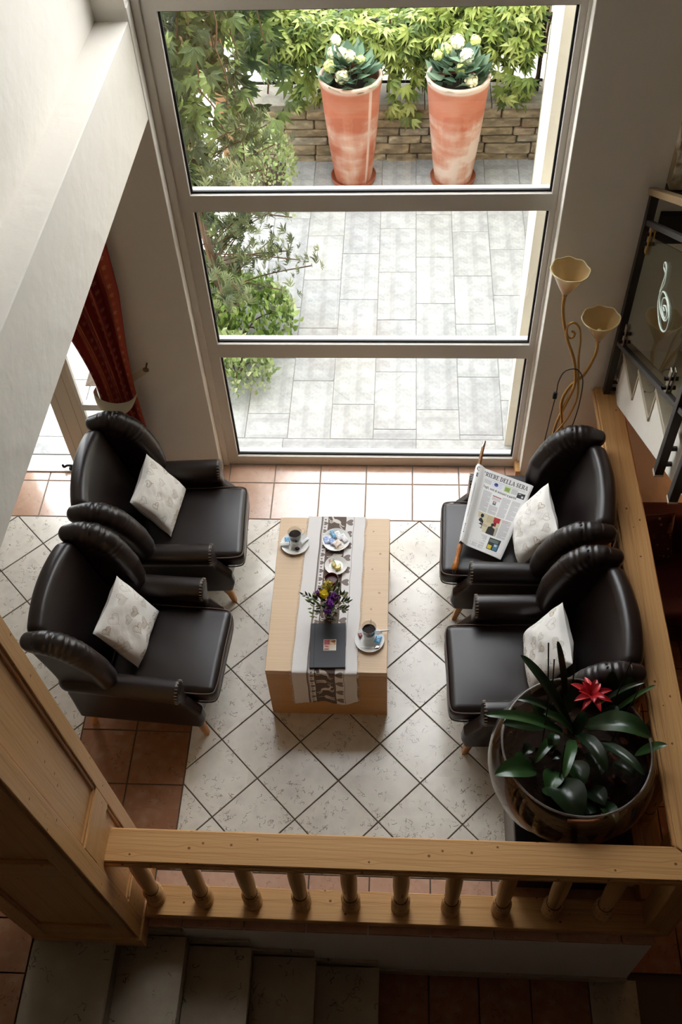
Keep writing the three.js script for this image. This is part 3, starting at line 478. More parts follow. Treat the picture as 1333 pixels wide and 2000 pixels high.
// ---------------------------------------------------------------- panelled pine pillar on the left
{
  const t = thing('panelled_pillar', 'tall pine pillar with recessed framed panels on the left beside the stairs', 'pillar', [-1.74, 0, 2.772]);
  t.rotation.x = 0.036;
  const x0 = -0.30, x1 = 0.29, z0 = -0.437, yT = 3.55;
  mesh('core', box(x0 + 0.03, x1 - 0.028, 0, yT, z0 + 0.03, -0.028, 0), pine, t);
  const R = (a, b, y0, y1, n = 'stile', g) => mesh(n, box(x1 - 0.03, x1, y0, y1, a, b, 0.004, g), pine, t);
  R(z0, z0 + 0.078, 0, yT); R(-0.092, 0, 0, yT); for (const [a, b] of [[0, 0.40], [1.06, 1.275], [2.95, 3.2]]) R(z0 + 0.078, -0.092, a, b, 'cross_rail', 2);
  const F = (a, b, y0, y1, n = 'stile', g) => mesh(n, box(a, b, y0, y1, -0.03, 0, 0.004, g), pine, t);
  F(x0, x0 + 0.10, 0, yT); F(x1 - 0.098, x1 - 0.004, 0, yT); for (const [a, b] of [[0, 0.25], [1.13, 1.34], [2.95, 3.2]]) F(x0 + 0.10, x1 - 0.098, a, b, 'cross_rail', 0);
  const mould = (m) => { for (const [a, b, y0, y1] of m) { const f = [box(x1 - 0.03, x1 - 0.008, y0, y1, a, a + 0.016, 0.004), box(x1 - 0.03, x1 - 0.008, y0, y1, b - 0.016, b, 0.004), box(x1 - 0.03, x1 - 0.008, y0, y0 + 0.016, a, b, 0.004), box(x1 - 0.03, x1 - 0.008, y1 - 0.016, y1, a, b, 0.004)]; mesh('moulding', merge(f), pineRed, t); mesh('panel', box(x1 - 0.032, x1 - 0.019, y0 + 0.01, y1 - 0.01, a + 0.01, b - 0.01, 0.002, 1), pine, t); } };
  mould([[z0 + 0.078, -0.092, 0.40, 1.06], [z0 + 0.078, -0.092, 1.275, 2.95]]);
  for (const [y0, y1] of [[0.25, 1.13], [1.34, 2.95]]) { const a = x0 + 0.10, b = x1 - 0.098, f = [box(a, a + 0.016, y0, y1, -0.03, -0.008, 0.004), box(b - 0.016, b, y0, y1, -0.03, -0.008, 0.004), box(a, b, y0, y0 + 0.016, -0.03, -0.008, 0.004), box(a, b, y1 - 0.016, y1, -0.03, -0.008, 0.004)]; mesh('moulding', merge(f), pineRed, t); mesh('panel', box(a + 0.01, b - 0.01, y0 + 0.01, y1 - 0.01, -0.032, -0.019, 0.002, 1), pine, t); }
  mesh('plinth', box(x0 + 0.02, x1 + 0.012, -0.06, 0.075, z0 + 0.02, 0.014, 0.004), pine, t);
}
// ---------------------------------------------------------------- the upper stair on the right: steps over a white string
{
  const s = setting('stairs_up'), X0 = 1.20, X1 = 2.35, run = 0.356, rise = 0.206, zz = (k) => 0.03 + run * (k - 1), yy = (k) => 1.252 + rise * k, N = 10;
  const under = (z) => 0.892 + 0.588 * (z + 0.254), poly = [];
  poly.push([-0.40, under(-0.40) + 0.02]); poly.push([-0.40, yy(-1) - 0.03]); for (let k = -1; k < N; k++) { poly.push([Math.max(-0.40, zz(k)), yy(k) - 0.03], [zz(k + 1), yy(k) - 0.03]); }
  poly.push([zz(N), under(zz(N))], [-0.25, under(-0.25)], [-0.34, under(-0.34) + 0.012]);
  const sh = new THREE.Shape(poly.map(([z, y]) => new THREE.Vector2(z, y))), g = new THREE.ExtrudeGeometry(sh, { depth: X1 - X0, bevelEnabled: false }); g.rotateY(-Math.PI / 2); g.scale(1, 1, 1); g.translate(X1, 0, 0);
  mesh('string', boxUV(g), plaster, s);
  for (let k = -1; k < N; k++) { const z0 = Math.max(-0.40, zz(k) - 0.025), z1 = zz(k + 1), y = yy(k); mesh('tread', box(X0 - 0.012, X1, y - 0.032, y, z0, z1, 0.004), stairMats[(k + 3) % 3], s); mesh('riser', box(X0 - 0.006, X1, y, y + rise - 0.032, z1 - 0.018, z1, 0.002), stairMats[(k + 4) % 3], s); }
}
// steel and glass railing of the upper stair
{
  const t = thing('stair_railing', 'dark steel stair railing with a glass panel and an etched spiral, upper right', 'railing', [1.148, 0, 0]);
  const sl = 0.588, zA = -0.36, zE = 2.6, Y = (y0, z) => y0 + sl * (z - zA);
  const flat = (y0, h, w, z0, z1) => { const g = new RoundedBoxGeometry(w, h, Math.hypot(z1 - z0, sl * (z1 - z0)), 1, 0.004); g.rotateX(-Math.atan(sl)); g.translate(0, Y(y0, (z0 + z1) / 2), (z0 + z1) / 2); return boxUV(g, 2); };
  mesh('handrail', flat(2.345, 0.035, 0.055, zA - 0.03, zE), std({ map: woodTex(431, '#8d7350', 'rgba(60,36,14,A)', 0), roughness: 0.45 }), t);
  mesh('crossbar', flat(2.16, 0.03, 0.03, zA, zE), darkMetal, t); mesh('crossbar', flat(1.315, 0.03, 0.03, zA, zE), darkMetal, t);
  mesh('post', box(-0.022, 0.022, 0.90, 2.34, zA - 0.015, zA + 0.03, 0.004), darkMetal, t);
  mesh('post', box(-0.022, 0.022, 1.575, 3.07, 0.84, 0.885, 0.004), darkMetal, t);
  for (const y of [1.635, 1.75]) mesh('bracket', bar([0, y, 0.862], [0.058, y, 0.862], 0.013), darkMetal, t);
  mesh('post', box(-0.022, 0.022, 1.70, 3.3, 1.11, 1.155, 0.004), darkMetal, t); for (const y of [1.76, 1.88]) mesh('bracket', bar([0, y, 1.132], [0.058, y, 1.132], 0.013), darkMetal, t);
  mesh('foot_cap', merge([box(-0.024, 0.024, 1.562, 1.577, 0.838, 0.887, 0.003), box(-0.024, 0.024, 1.688, 1.702, 1.108, 1.157, 0.003)]), std({ color: '#c9b9a0', roughness: 0.4 }), t);
  for (const y of [0.93, 0.99]) mesh('bracket', bar([0, y, zA + 0.01], [0.055, y, zA + 0.01], 0.012), darkMetal, t);
  const zs = [-0.245, 0.64], gl = new THREE.Shape(); gl.moveTo(zs[0], Y(1.40, zs[0])); gl.lineTo(zs[1], Y(1.40, zs[1])); gl.lineTo(zs[1], Y(2.09, zs[1])); gl.lineTo(zs[0], Y(2.09, zs[0])); gl.closePath();
  const gg = new THREE.ExtrudeGeometry(gl, { depth: 0.008, bevelEnabled: false }); gg.rotateY(-Math.PI / 2); gg.translate(0.004, 0, 0);
  const pane = mesh('glass_panel', gg, phys({ color: '#dfe6df', transmission: 1, roughness: 0, thickness: 0, ior: 1.5 }), t);
  const etch = std({ color: '#cfd8cc', roughness: 0.6 });
  mesh('etched_spiral', tube([[2.131,0.31],[2.134,0.273],[2.163,0.313],[2.158,0.352],[2.125,0.351],[2.105,0.314],[2.112,0.255],[2.147,0.238],[2.187,0.278],[2.19,0.338],[2.172,0.38],[2.132,0.374],[2.096,0.327],[2.085,0.243],[2.108,0.193],[2.168,0.207],[2.197,0.279],[2.2,0.356],[2.164,0.407],[2.107,0.409],[2.062,0.377],[2.034,0.316],[2.044,0.233],[2.081,0.18],[2.146,0.172],[2.218,0.201],[2.262,0.186],[2.284,0.155],[2.276,0.118],[2.25,0.122],[2.25,0.171],[2.194,0.169],[2.13,0.161]].map(([y, z]) => [-0.006, y, z]), 0.0045, 220, 6), etch, pane);
  for (const [z, y0, up] of [[zs[0], 1.315, 1], [zs[1], 1.315, 1], [zs[0], 2.16, -1], [zs[1], 2.16, -1]]) { const y = Y(y0, z), c = mesh('clamp', merge([box(-0.014, -0.006, y + (up > 0 ? 0 : -0.17), y + (up > 0 ? 0.17 : 0), z - 0.008, z + 0.03, 0.003), box(0.006, 0.014, y + (up > 0 ? 0 : -0.17), y + (up > 0 ? 0.17 : 0), z - 0.008, z + 0.03, 0.003)]), up > 0 ? std({ color: '#8c7f6d', roughness: 0.35, metalness: 0.8 }) : brass, t); mesh('bolt', merge([0.05, 0.11].map((q) => bar([-0.032, y + up * q, z + 0.011], [0.032, y + up * q, z + 0.011], 0.011, 10))), darkMetal, c); }
}
// mottled stone pier in the upper right corner and the dark opening under it
struct('wall_stone_pier', box(1.205, 2.4, 2.37, 6.4, -0.41, -0.33, 0.01), std({ roughness: 1, bumpMap: bumpFine, bumpScale: 0.02, map: pixTex(256, 256, (u, v) => { const a = n1(u * 2, v), b = n2(u * 3, v * 2), w = sstep(0.42, 0.58, a * 0.6 + b * 0.4); return [lerp(0.55, 0.86, w), lerp(0.48, 0.82, w), lerp(0.36, 0.74, w)]; }, 1, 1, true) }));
struct('trim_1', box(1.205, 2.4, 2.335, 2.368, -0.41, -0.325, 0.003), darkMetal);
struct('trim_2', box(1.215, 2.4, 2.02, 2.20, -0.41, -0.36, 0.003), gasketBlack);
// ---------------------------------------------------------------- sofa and lamp in the niche
const redCloth = std({ color: '#3c0a12', roughness: 0.85, bumpMap: bumpFine, bumpScale: 0.002 });
{
  const t = thing('sofa', 'dark red sofa in the shadowed niche below the upper stair', 'sofa', [2.0, -0.85, 0.1]);
  mesh('base', new RoundedBoxGeometry(1.5, 0.22, 0.72, 3, 0.03).translate(0, 0.19, 0.0), redCloth, t); mesh('backrest', new RoundedBoxGeometry(1.5, 0.62, 0.18, 4, 0.06).translate(0, 0.49, -0.27), redCloth, t);
  for (const x of [-0.37, 0.37]) mesh('seat_cushion', new RoundedBoxGeometry(0.70, 0.15, 0.58, 4, 0.05).translate(x, 0.36, 0.08), redCloth, t);
  for (const x of [-0.68, 0.68]) for (const z of [-0.28, 0.28]) mesh('foot', new THREE.CylinderGeometry(0.025, 0.02, 0.09, 12).translate(x, 0.045, z), legWood, t);
}
{
  const patt = std({ roughness: 0.9, map: canvasTex(256, 256, (g, w) => { seed = 3; g.fillStyle = '#3a1416'; g.fillRect(0, 0, w, w); for (let i = 0; i < 60; i++) { g.fillStyle = ['#7d5a4a', '#5a2326', '#8c6f62'][i % 3]; g.beginPath(); g.arc(rnd() * w, rnd() * w, rr(2, 7), 0, 7); g.fill(); } }) });
  const m = mesh('cushion', sheetPillow(0.40, 0.40, 0.07, 5), patt); m.position.set(1.56, -0.21, -0.035); m.rotation.set(-0.3, 0, 0.12); tag(m, 'dark flowered cushion leaning on the red sofa', 'cushion');
}
{
  const t = thing('wall_lamp', 'small warm wall lamp under the upper stair', 'lamp', [2.35, -0.05, -0.39]);
  mesh('plate', new THREE.CylinderGeometry(0.05, 0.05, 0.012, 24).rotateX(Math.PI / 2).translate(0, 0, 0.006), brass, t);
  mesh('arm', tube([[0, 0, 0.01], [0, 0.02, 0.07], [0, 0.06, 0.09]], 0.008, 16, 8), brass, t);
  const b = mesh('bulb', new THREE.SphereGeometry(0.035, 20, 14).translate(0, 0.10, 0.09), std({ color: '#fff0d8', emissive: '#ffb060', emissiveIntensity: 1.2 }), t);
  const l = new THREE.PointLight('#ffb478', 0.3, 0, 2); l.position.set(0, 0.10, 0.135); l.castShadow = true; t.add(l);
}
// ---------------------------------------------------------------- wing armchairs (front +z, x to the right, origin on the floor)
const leather = phys({ color: '#211816', roughness: 0.36, clearcoat: 0.12, clearcoatRoughness: 0.35, bumpMap: bumpFine, bumpScale: 0.0004 });
const stitchMat = std({ color: '#b9a58f', roughness: 0.6 });
function makeChair(label) {
  const t = thing('wing_armchair', label, 'armchair', [0, 0, 0], 0);
  mesh('base', sdfMesh((x, y, z) => smax(sdBox(x, y - 0.285, z - 0.02, 0.335, 0.085, 0.37, 0.025), z - 0.385 + 0.05 * (x / 0.335) ** 2, 0.02), [-0.37, 0.17, -0.38], [0.37, 0.40, 0.42], 0.014), leather, t);
  const cush = (x, y, z) => { const u = x / 0.28, w = (z - 0.13) / 0.33; return sdBox(x, y - 0.395 - 0.016 * (1 - u * u) * (1 - w * w), z - 0.135, 0.282, 0.062, 0.320, 0.045) + 0.0022 * Math.sin(x * 23 + z * 9) * Math.exp(-((z + 0.05) ** 2) * 30); };
  const seat = mesh('seat_cushion', sdfMesh(cush, [-0.31, 0.31, -0.21], [0.31, 0.50, 0.48], 0.013), leather, t);
  const pipe = []; for (const y of [0.443, 0.345]) { const a = 0.278, zf = 0.45, q = []; for (const p of [[-a, -0.1], [-a, 0.15], [-a, 0.40], [-a + 0.012, zf - 0.012], [-a + 0.05, zf], [0, zf + 0.001], [a - 0.05, zf], [a - 0.012, zf - 0.012], [a, 0.40], [a, 0.15], [a, -0.1]]) q.push([p[0], y, p[1]]); pipe.push(tube(q, 0.0042, 90, 6)); }
  mesh('piping', merge(pipe), std({ color: '#5d4c42', roughness: 0.4 }), seat);
  // arms
  const armPoly = [[-0.36, 0.2], [0.365, 0.2], [0.385, 0.27], [0.375, 0.345], [0.335, 0.40], [0.298, 0.45], [0.283, 0.51], [0.278, 0.575], [-0.33, 0.60], [-0.38, 0.45]];
  for (const s of [-1, 1]) {
    const f = (x, y, z) => { const X = x * s, panel = sdExt(sdPoly(z, y, armPoly), X - 0.325 - 0.012 * sstep(0.45, 0.2, y), 0.036, 0.022); let roll = sdCap(X, y, z, [0.328, 0.568, -0.34], [0.336, 0.557, 0.30], 0.062, 0.068)[0]; roll = smax(roll, z - 0.287, 0.02); return smin(panel, roll, 0.03); };
    const arm = mesh('armrest', sdfMesh(f, [s > 0 ? 0.25 : -0.42, 0.18, -0.42], [s > 0 ? 0.42 : -0.25, 0.65, 0.41], 0.012), leather, t);
    const st = []; for (let k = 0; k < 15; k++) { const a = -0.35 + k / 14 * (Math.PI + 0.7); st.push(bar([s * (0.336 + Math.cos(a) * 0.0685), 0.557 + Math.sin(a) * 0.0685, 0.268], [s * (0.336 + Math.cos(a) * 0.0675), 0.557 + Math.sin(a) * 0.0675, 0.284], 0.0016, 5)); }
    mesh('stitching', merge(st), stitchMat, arm);
  }
  // back: inner panel and outer shell
  const lean = 0.275, cs = Math.cos(lean), sn = Math.sin(lean);
  const backF = (x, y, z) => { const yy = y - 0.70, zq = z + 0.345, Y = yy * cs - zq * sn * -1 * -1, Z = zq * cs + yy * sn; const top = 0.375 - 0.040 * (x / 0.3) ** 2; let d = sdBox(x, Y + 0.02, Z + 0.02 * (1 - (x / 0.3) ** 2), 0.305, 0.43, 0.058, 0.05); return smax(d, Y - top, 0.06) + 0.003 * Math.sin(y * 17 + 1) * Math.sin(x * 8) * 0.6; };
  mesh('backrest', sdfMesh(backF, [-0.34, 0.22, -0.56], [0.34, 1.16, -0.08], 0.014), leather, t);
  // wings with a fat pleated roll along the front edge
  const wingPoly = [[-0.455, 1.03], [-0.35, 1.045], [-0.25, 1.0], [-0.17, 0.90], [-0.115, 0.78], [-0.09, 0.64], [-0.10, 0.54], [-0.33, 0.30], [-0.39, 0.52]];
  const rollPts = [[0.350, 1.010, -0.44], [0.354, 1.030, -0.365], [0.355, 1.012, -0.285], [0.353, 0.955, -0.215], [0.349, 0.87, -0.165], [0.342, 0.78, -0.125], [0.332, 0.67, -0.105], [0.326, 0.585, -0.11]];
  const rollR = [0.042, 0.057, 0.064, 0.065, 0.062, 0.058, 0.055, 0.05];
  for (const s of [-1, 1]) {
    const f = (x, y, z) => {
      const X = x * s, off = 0.316 + 0.030 * sstep(0.6, 1.05, y), panel = sdExt(sdPoly(z, y, wingPoly), X - off, 0.042, 0.03); let d = 1e9, sp = 0, acc = 0;
      for (let i = 0; i + 1 < rollPts.length; i++) { const a = rollPts[i], b = rollPts[i + 1], L = Math.hypot(a[0] - b[0], a[1] - b[1], a[2] - b[2]), [q, tt] = sdCap(X, y, z, a, b, rollR[i], rollR[i + 1]); if (q < d) { d = q; sp = acc + tt * L; } acc += L; }
      d += 0.0024 * Math.sin(sp * 2 * Math.PI / 0.034 + Math.sin(sp * 40)) * (1 - sstep(0.22, 0.36, sp)) * sstep(0.02, 0.09, sp);
      return smin(panel, d, 0.05);
    };
    mesh('wing', sdfMesh(f, [s > 0 ? 0.26 : -0.45, 0.27, -0.52], [s > 0 ? 0.45 : -0.26, 1.15, -0.02], 0.0105), leather, t);
  }
  for (const [x, z, dx, dz] of [[0.285, 0.30, 0.025, 0.05], [-0.285, 0.30, -0.025, 0.05], [0.285, -0.30, 0.02, -0.04], [-0.285, -0.30, -0.02, -0.04]]) {
    const g = new THREE.CylinderGeometry(0.034, 0.019, 0.215, 4, 1).rotateY(Math.PI / 4).translate(0, 0.1075, 0), p = g.attributes.position; for (let i = 0; i < p.count; i++) { const k = 1 - p.getY(i) / 0.215; p.setXYZ(i, p.getX(i) + x + dx * k, p.getY(i), p.getZ(i) + z + dz * k); } g.computeVertexNormals(); mesh('leg', boxUV(g, 1), legWood, t);
  }
  return t;
}
const chairPlaces = [
  ['dark brown leather wing armchair at the front left, nearest the panelled pillar', -1.585, 1.262, Math.PI / 2 - 0.07],
  ['dark brown leather wing armchair at the back left, beside the tied red curtain', -1.560, 0.375, Math.PI / 2 + 0.05],
  ['dark brown leather wing armchair at the back right, holding the newspaper', 0.575, 0.47, -Math.PI / 2 - 0.03],
  ['dark brown leather wing armchair at the front right, partly behind the glass planter', 0.595, 1.355, -Math.PI / 2 + 0.03],
];
const chair0 = makeChair(chairPlaces[0][0]); chair0.userData.group = 'leather wing armchairs around the coffee table';
chairPlaces.forEach(([l, x, z, a], i) => { if (i) dup(chair0, l, [x, 0, z], a); else { chair0.position.set(x, 0, z); chair0.rotation.y = a; } });
// cushions printed with hearts
function heartTex(sd) {
  return canvasTex(512, 512, (g, w) => {
    seed = sd; g.fillStyle = '#f3efe9'; g.fillRect(0, 0, w, w); g.strokeStyle = 'rgba(190,180,168,0.12)'; for (let i = 0; i < 128; i++) { g.lineWidth = 1; g.beginPath(); g.moveTo(0, i * 4); g.lineTo(w, i * 4); g.moveTo(i * 4, 0); g.lineTo(i * 4, w); g.stroke(); }
    const heart = (x, y, r, a) => { g.beginPath(); for (let k = 0; k <= 60; k++) { const q = k / 60 * 6.2832, hx = 16 * Math.sin(q) ** 3 / 17, hy = -(13 * Math.cos(q) - 5 * Math.cos(2 * q) - 2 * Math.cos(3 * q) - Math.cos(4 * q)) / 17; const X = x + r * (hx * Math.cos(a) - hy * Math.sin(a)), Y = y + r * (hx * Math.sin(a) + hy * Math.cos(a)); k ? g.lineTo(X, Y) : g.moveTo(X, Y); } };
    for (let i = 0; i < 4; i++) for (let j = 0; j < 4; j++) { const x = (i + 0.5 + rr(-0.25, 0.25)) * w / 4, y = (j + 0.5 + rr(-0.25, 0.25)) * w / 4, a = rr(-0.6, 0.6), r = rr(34, 56), c = rnd() < 0.5 ? '150,124,94' : '184,172,158'; g.strokeStyle = `rgba(${c},0.9)`; g.lineWidth = 3; heart(x, y, r, a); g.stroke(); g.lineWidth = 1.6; heart(x, y, r * 0.72, a); g.stroke(); if (rnd() < 0.6) { g.fillStyle = `rgba(${c},0.22)`; heart(x, y, r * 0.9, a); g.fill(); } for (let k = 0; k < 4; k++) { g.beginPath(); g.arc(x + rr(-r, r) * 0.4, y + rr(-r, r) * 0.3, rr(3, 8), rr(0, 6), rr(2, 6)); g.stroke(); } }
  });
}
const heartA = std({ map: heartTex(501), roughness: 0.95, bumpMap: bumpFine, bumpScale: 0.001 }), heartB = std({ map: heartTex(502), roughness: 0.95, bumpMap: bumpFine, bumpScale: 0.001 });
function throwPillow(label, pos, turn, lean, roll, mat, sd) {
  const m = mesh('throw_pillow', sheetPillow(0.38, 0.38, 0.072, sd), mat); m.position.set(...pos); m.rotation.order = 'YXZ'; m.rotation.set(lean, turn, roll);
  return tag(m, label, 'cushion', 'white heart-print cushions on the armchairs');
}
throwPillow('white heart-print cushion on the front left armchair', [-1.665, 0.655, 1.236], Math.PI / 2 - 0.18, -0.50, 0.02, heartA, 1);
throwPillow('white heart-print cushion on the back left armchair near the curtain', [-1.630, 0.655, 0.322], Math.PI / 2 - 0.12, -0.52, 0.02, heartB, 2);
throwPillow('white heart-print cushion beside the newspaper on the back right armchair', [0.665, 0.655, 0.515], -Math.PI / 2 + 0.06, -0.50, 0.0, heartB, 3);
throwPillow('white heart-print cushion behind the planter leaves on the front right armchair', [0.675, 0.655, 1.350], -Math.PI / 2 + 0.04, -0.50, 0.0, heartA, 4);
// ---------------------------------------------------------------- coffee table
const TH = 0.519; seed = 601;
{
  const t = thing('coffee_table', 'pale wooden block coffee table in the middle of the sitting area', 'table', [-0.536, 0, 0.9145]);
  const x = 0.341, z = 0.5385;
  mesh('tabletop', box(-x, x, TH - 0.042, TH, -z, z, 0.003, 0), oakTop, t);
  mesh('end_panel', box(-x, x, 0, TH - 0.0425, z - 0.042, z, 0.003, 0), oakSide, t); mesh('end_panel', box(-x, x, 0, TH - 0.0425, -z, -z + 0.042, 0.003, 0), oakSide, t);
  mesh('side_panel', box(-x + 0.004, -x + 0.034, 0.0, TH - 0.045, -z + 0.043, z - 0.043, 0.002, 2), oakSide, t); mesh('side_panel', box(x - 0.040, x - 0.012, 0.0, TH - 0.045, -z + 0.043, z - 0.043, 0.002, 2), oakSide, t);
}
// woven runner with leaping deer, leaves and hearts
const runnerTex = canvasTex(512, 2048, (g, w, h) => {
  seed = 611; g.fillStyle = '#efeae6'; g.fillRect(0, 0, w, h); const br = '#6f5f57';
  g.fillStyle = '#7d706a'; g.fillRect(0.228 * w, 0, 0.024 * w, h); g.fillRect(0.258 * w, 0, 0.005 * w, h); g.fillRect(0.80 * w, 0, 0.006 * w, h); g.fillStyle = br; g.fillRect(0.345 * w, 0, 0.32 * w, h);
  const heart = (x, y, r, side) => { g.save(); g.translate(x, y); g.rotate(side); g.beginPath(); g.moveTo(0, r); g.bezierCurveTo(-r * 1.5, -r * 0.1, -r * 0.7, -r * 1.2, 0, -r * 0.4); g.bezierCurveTo(r * 0.7, -r * 1.2, r * 1.5, -r * 0.1, 0, r); g.fill(); g.restore(); };
  for (let k = 0; k < 24; k++) { const y = (k + 0.4) * h / 24; g.fillStyle = '#8a7e78'; heart(0.298 * w, y, 11, 0); heart(0.305 * w, y + h / 48, 24, -1.57); if (k % 3 !== 2) heart(0.735 * w, (Math.floor(k / 3) * 2 + (k % 3) + 0.5) * h / 16, 40, 1.57); }
  g.fillStyle = '#e9e2da'; g.strokeStyle = '#e9e2da'; g.lineCap = 'round';
  const deer = (cx, cy, s, f) => { g.save(); g.translate(cx, cy); g.scale(f * s, s); g.scale(1, 1.5); g.rotate(-0.28); g.beginPath(); g.ellipse(0, 0, 34, 12, 0, 0, 7); g.fill(); g.beginPath(); g.moveTo(22, -6); g.lineTo(44, -26); g.lineTo(50, -18); g.lineTo(32, 6); g.fill(); g.beginPath(); g.ellipse(54, -22, 11, 5, 0.35, 0, 7); g.fill(); g.lineWidth = 5; for (const [a, b, c, d] of [[26, 6, 52, 14], [52, 14, 64, 4], [20, 8, 42, 24], [42, 24, 56, 20], [-28, 4, -48, 18], [-48, 18, -68, 16], [-26, 8, -40, 28], [-40, 28, -60, 32]]) { g.beginPath(); g.moveTo(a, b); g.lineTo(c, d); g.stroke(); } g.lineWidth = 3; for (const [a, b] of [[40, -52], [56, -54], [30, -44]]) { g.beginPath(); g.moveTo(48, -28); g.lineTo(a, b); g.stroke(); } g.restore(); };
  const fern = (cx, cy, s, f) => { g.save(); g.translate(cx, cy); g.scale(f * s, s * 1.5); g.lineWidth = 3; g.beginPath(); g.moveTo(-60, 6); g.lineTo(58, -2); g.stroke(); for (let k = 0; k < 6; k++) for (const q of [-1, 1]) { g.save(); g.translate(-14 + k * 13, 2); g.rotate(q * 0.7); g.beginPath(); g.ellipse(14, 0, 13 - k, 4, 0, 0, 7); g.fill(); g.restore(); } g.restore(); };
  for (let k = 0; k < 8; k++) { const y = (k + 0.42) * h / 8; deer(0.5 * w, y - 56, 1.12, k % 2 ? 1 : -1); fern(0.505 * w, y + 68, 1.05, k % 2 ? 1 : -1); }
  g.globalAlpha = 0.05; g.fillStyle = '#000'; for (let i = 0; i < h; i += 4) g.fillRect(0, i, w, 1.5); for (let i = 0; i < w; i += 4) g.fillRect(i, 0, 1.5, h);
}, 1, 1);
{
  const t = thing('table_runner', 'white woven runner with a brown band of leaping deer, draped over the coffee table', 'table runner', [-0.53, TH, 0.91]);
  const top = 1.083, R = 0.012, total = 1.083 + 0.335, path = (s) => { if (s < top) return [0, -0.541 + s, 0]; const q = s - top; if (q < R * 1.57) { const a = q / R; return [-(R - R * Math.cos(a)), 0.542 + R * Math.sin(a), 1]; } return [-R - (q - R * 1.57), 0.542 + R + 0.012 * (q / 0.33) ** 1.5, 1]; };
  const fr = (lift) => (u, v) => { const hem = 1 - 0.016 * (0.5 + 0.5 * Math.sin(u * 13 + 0.7)) * Math.abs(Math.sin(u * 5.2)); const s = v * total * hem, [y, z, d] = path(s), xl = lerp(-0.168, -0.197, Math.min(1, s / top)) + 0.001 * Math.sin(s * 31), xr = lerp(0.182, 0.166, Math.min(1, s / top)) + 0.002 * Math.sin(s * 37); const fold = d ? 0.008 * Math.sin(u * 9 + 1) * clamp((s - top) / 0.2, 0, 1) : 0.0007 * Math.sin(u * 40 + s * 20); return [lerp(xl, xr, u), y + 0.0035 + lift + (d ? 0 : Math.abs(fold) * 0.5), z + (d ? fold + 0.003 + lift : 0)]; };
  const g1 = sheet(fr(0), 40, 150), g2 = sheet(fr(-0.0018), 40, 150); const uvf = (g) => { const a = g.attributes.uv; for (let i = 0; i < a.count; i++) a.setY(i, 1 - a.getY(i)); return g; };
  mesh('cloth', merge([uvf(g1), uvf(g2)]), std({ map: runnerTex, roughness: 0.95 }), t);
  const fri = []; seed = 617; for (let k = 0; k < 170; k++) for (const side of [0, 1]) { const v = k / 170, p = fr(0)(side, v), L = rr(0.006, 0.016), d = side ? 1 : -1; fri.push(bar(p, [p[0] + d * L, p[1] - 0.001, p[2] + rr(-0.005, 0.005)], rr(0.0006, 0.0011), 4)); }
  mesh('fringe', merge(fri), std({ color: '#efeae4', roughness: 0.95 }), t).userData.kind = 'stuff';
}
// ---------------------------------------------------------------- crockery
const china = phys({ color: '#f1efec', roughness: 0.18, clearcoat: 0.5, clearcoatRoughness: 0.08 });
const plateProfile = (r) => lathe([[0.0005, 0.004], [r * 0.5, 0.0035], [r * 0.58, 0.0], [r * 0.62, 0.0], [r * 0.64, 0.004], [r * 0.98, 0.016], [r, 0.0185], [r * 0.985, 0.0195], [r * 0.66, 0.0085], [r * 0.55, 0.007], [0.0005, 0.0068]], 56);
function plate(name, label, cat, x, z, r, y = TH + 0.0005) { const m = mesh(name, plateProfile(r), china); m.position.set(x, y, z); return tag(m, label, cat); }
plate('saucer', 'white saucer under the glass of coffee at the back left of the table', 'saucer', -0.770, 0.585, 0.0875);
plate('saucer', 'white saucer under the glass of coffee at the front right of the table', 'saucer', -0.298, 1.248, 0.0850);
plate('plate', 'white plate with sugar and sweetener sachets on the runner', 'plate', -0.5205, 0.5575, 0.086, TH + 0.0045);
plate('plate', 'small white plate with lemon pieces on the runner', 'plate', -0.5115, 0.7465, 0.0685, TH + 0.0045);
const mugGlass = phys({ color: '#f4f4f2', transmission: 1, roughness: 0, thickness: 0, ior: 1.45 }), coffeeMat = phys({ color: '#1c0d05', roughness: 0.15, specularIntensity: 0.12 });
function mug(label, x, z, turn) {
  const t = thing('glass_mug', label, 'glass', [x, TH + 0.0085, z], turn), r0 = 0.033, r1 = 0.0425, h = 0.105;
  mesh('glass', lathe([[0.0005, 0.0], [r0 - 0.004, 0.0], [r0, 0.004], [r0 + 0.002, 0.02], [r1 - 0.002, 0.07], [r1, h - 0.001], [r1 - 0.001, h], [r1 - 0.0022, h - 0.001], [r1 - 0.0045, 0.07], [r0 - 0.001, 0.02], [0.0005, 0.014]], 48), mugGlass, t);
  mesh('coffee', lathe([[0.0005, 0.040], [0.032, 0.040], [0.0345, 0.045], [0.0372, 0.075], [0.0372, 0.0765], [0.0005, 0.0765]], 40), coffeeMat, t);
  mesh('rim', new THREE.TorusGeometry(r1 - 0.001, 0.0011, 8, 48).rotateX(Math.PI / 2).translate(0, h, 0), mugGlass, t);
  mesh('handle', tube([[0, 0.086, r1 - 0.004], [0, 0.092, r1 + 0.014], [0, 0.072, r1 + 0.027], [0, 0.042, r1 + 0.018], [0, 0.032, r0 + 0.004]], 0.0038, 30, 10), mugGlass, t);
}
mug('glass mug of black coffee on the back left saucer', -0.7665, 0.572, 2.2);
mug('glass mug of coffee on the front right saucer, its handle turned away', -0.300, 1.225, Math.PI - 0.15);
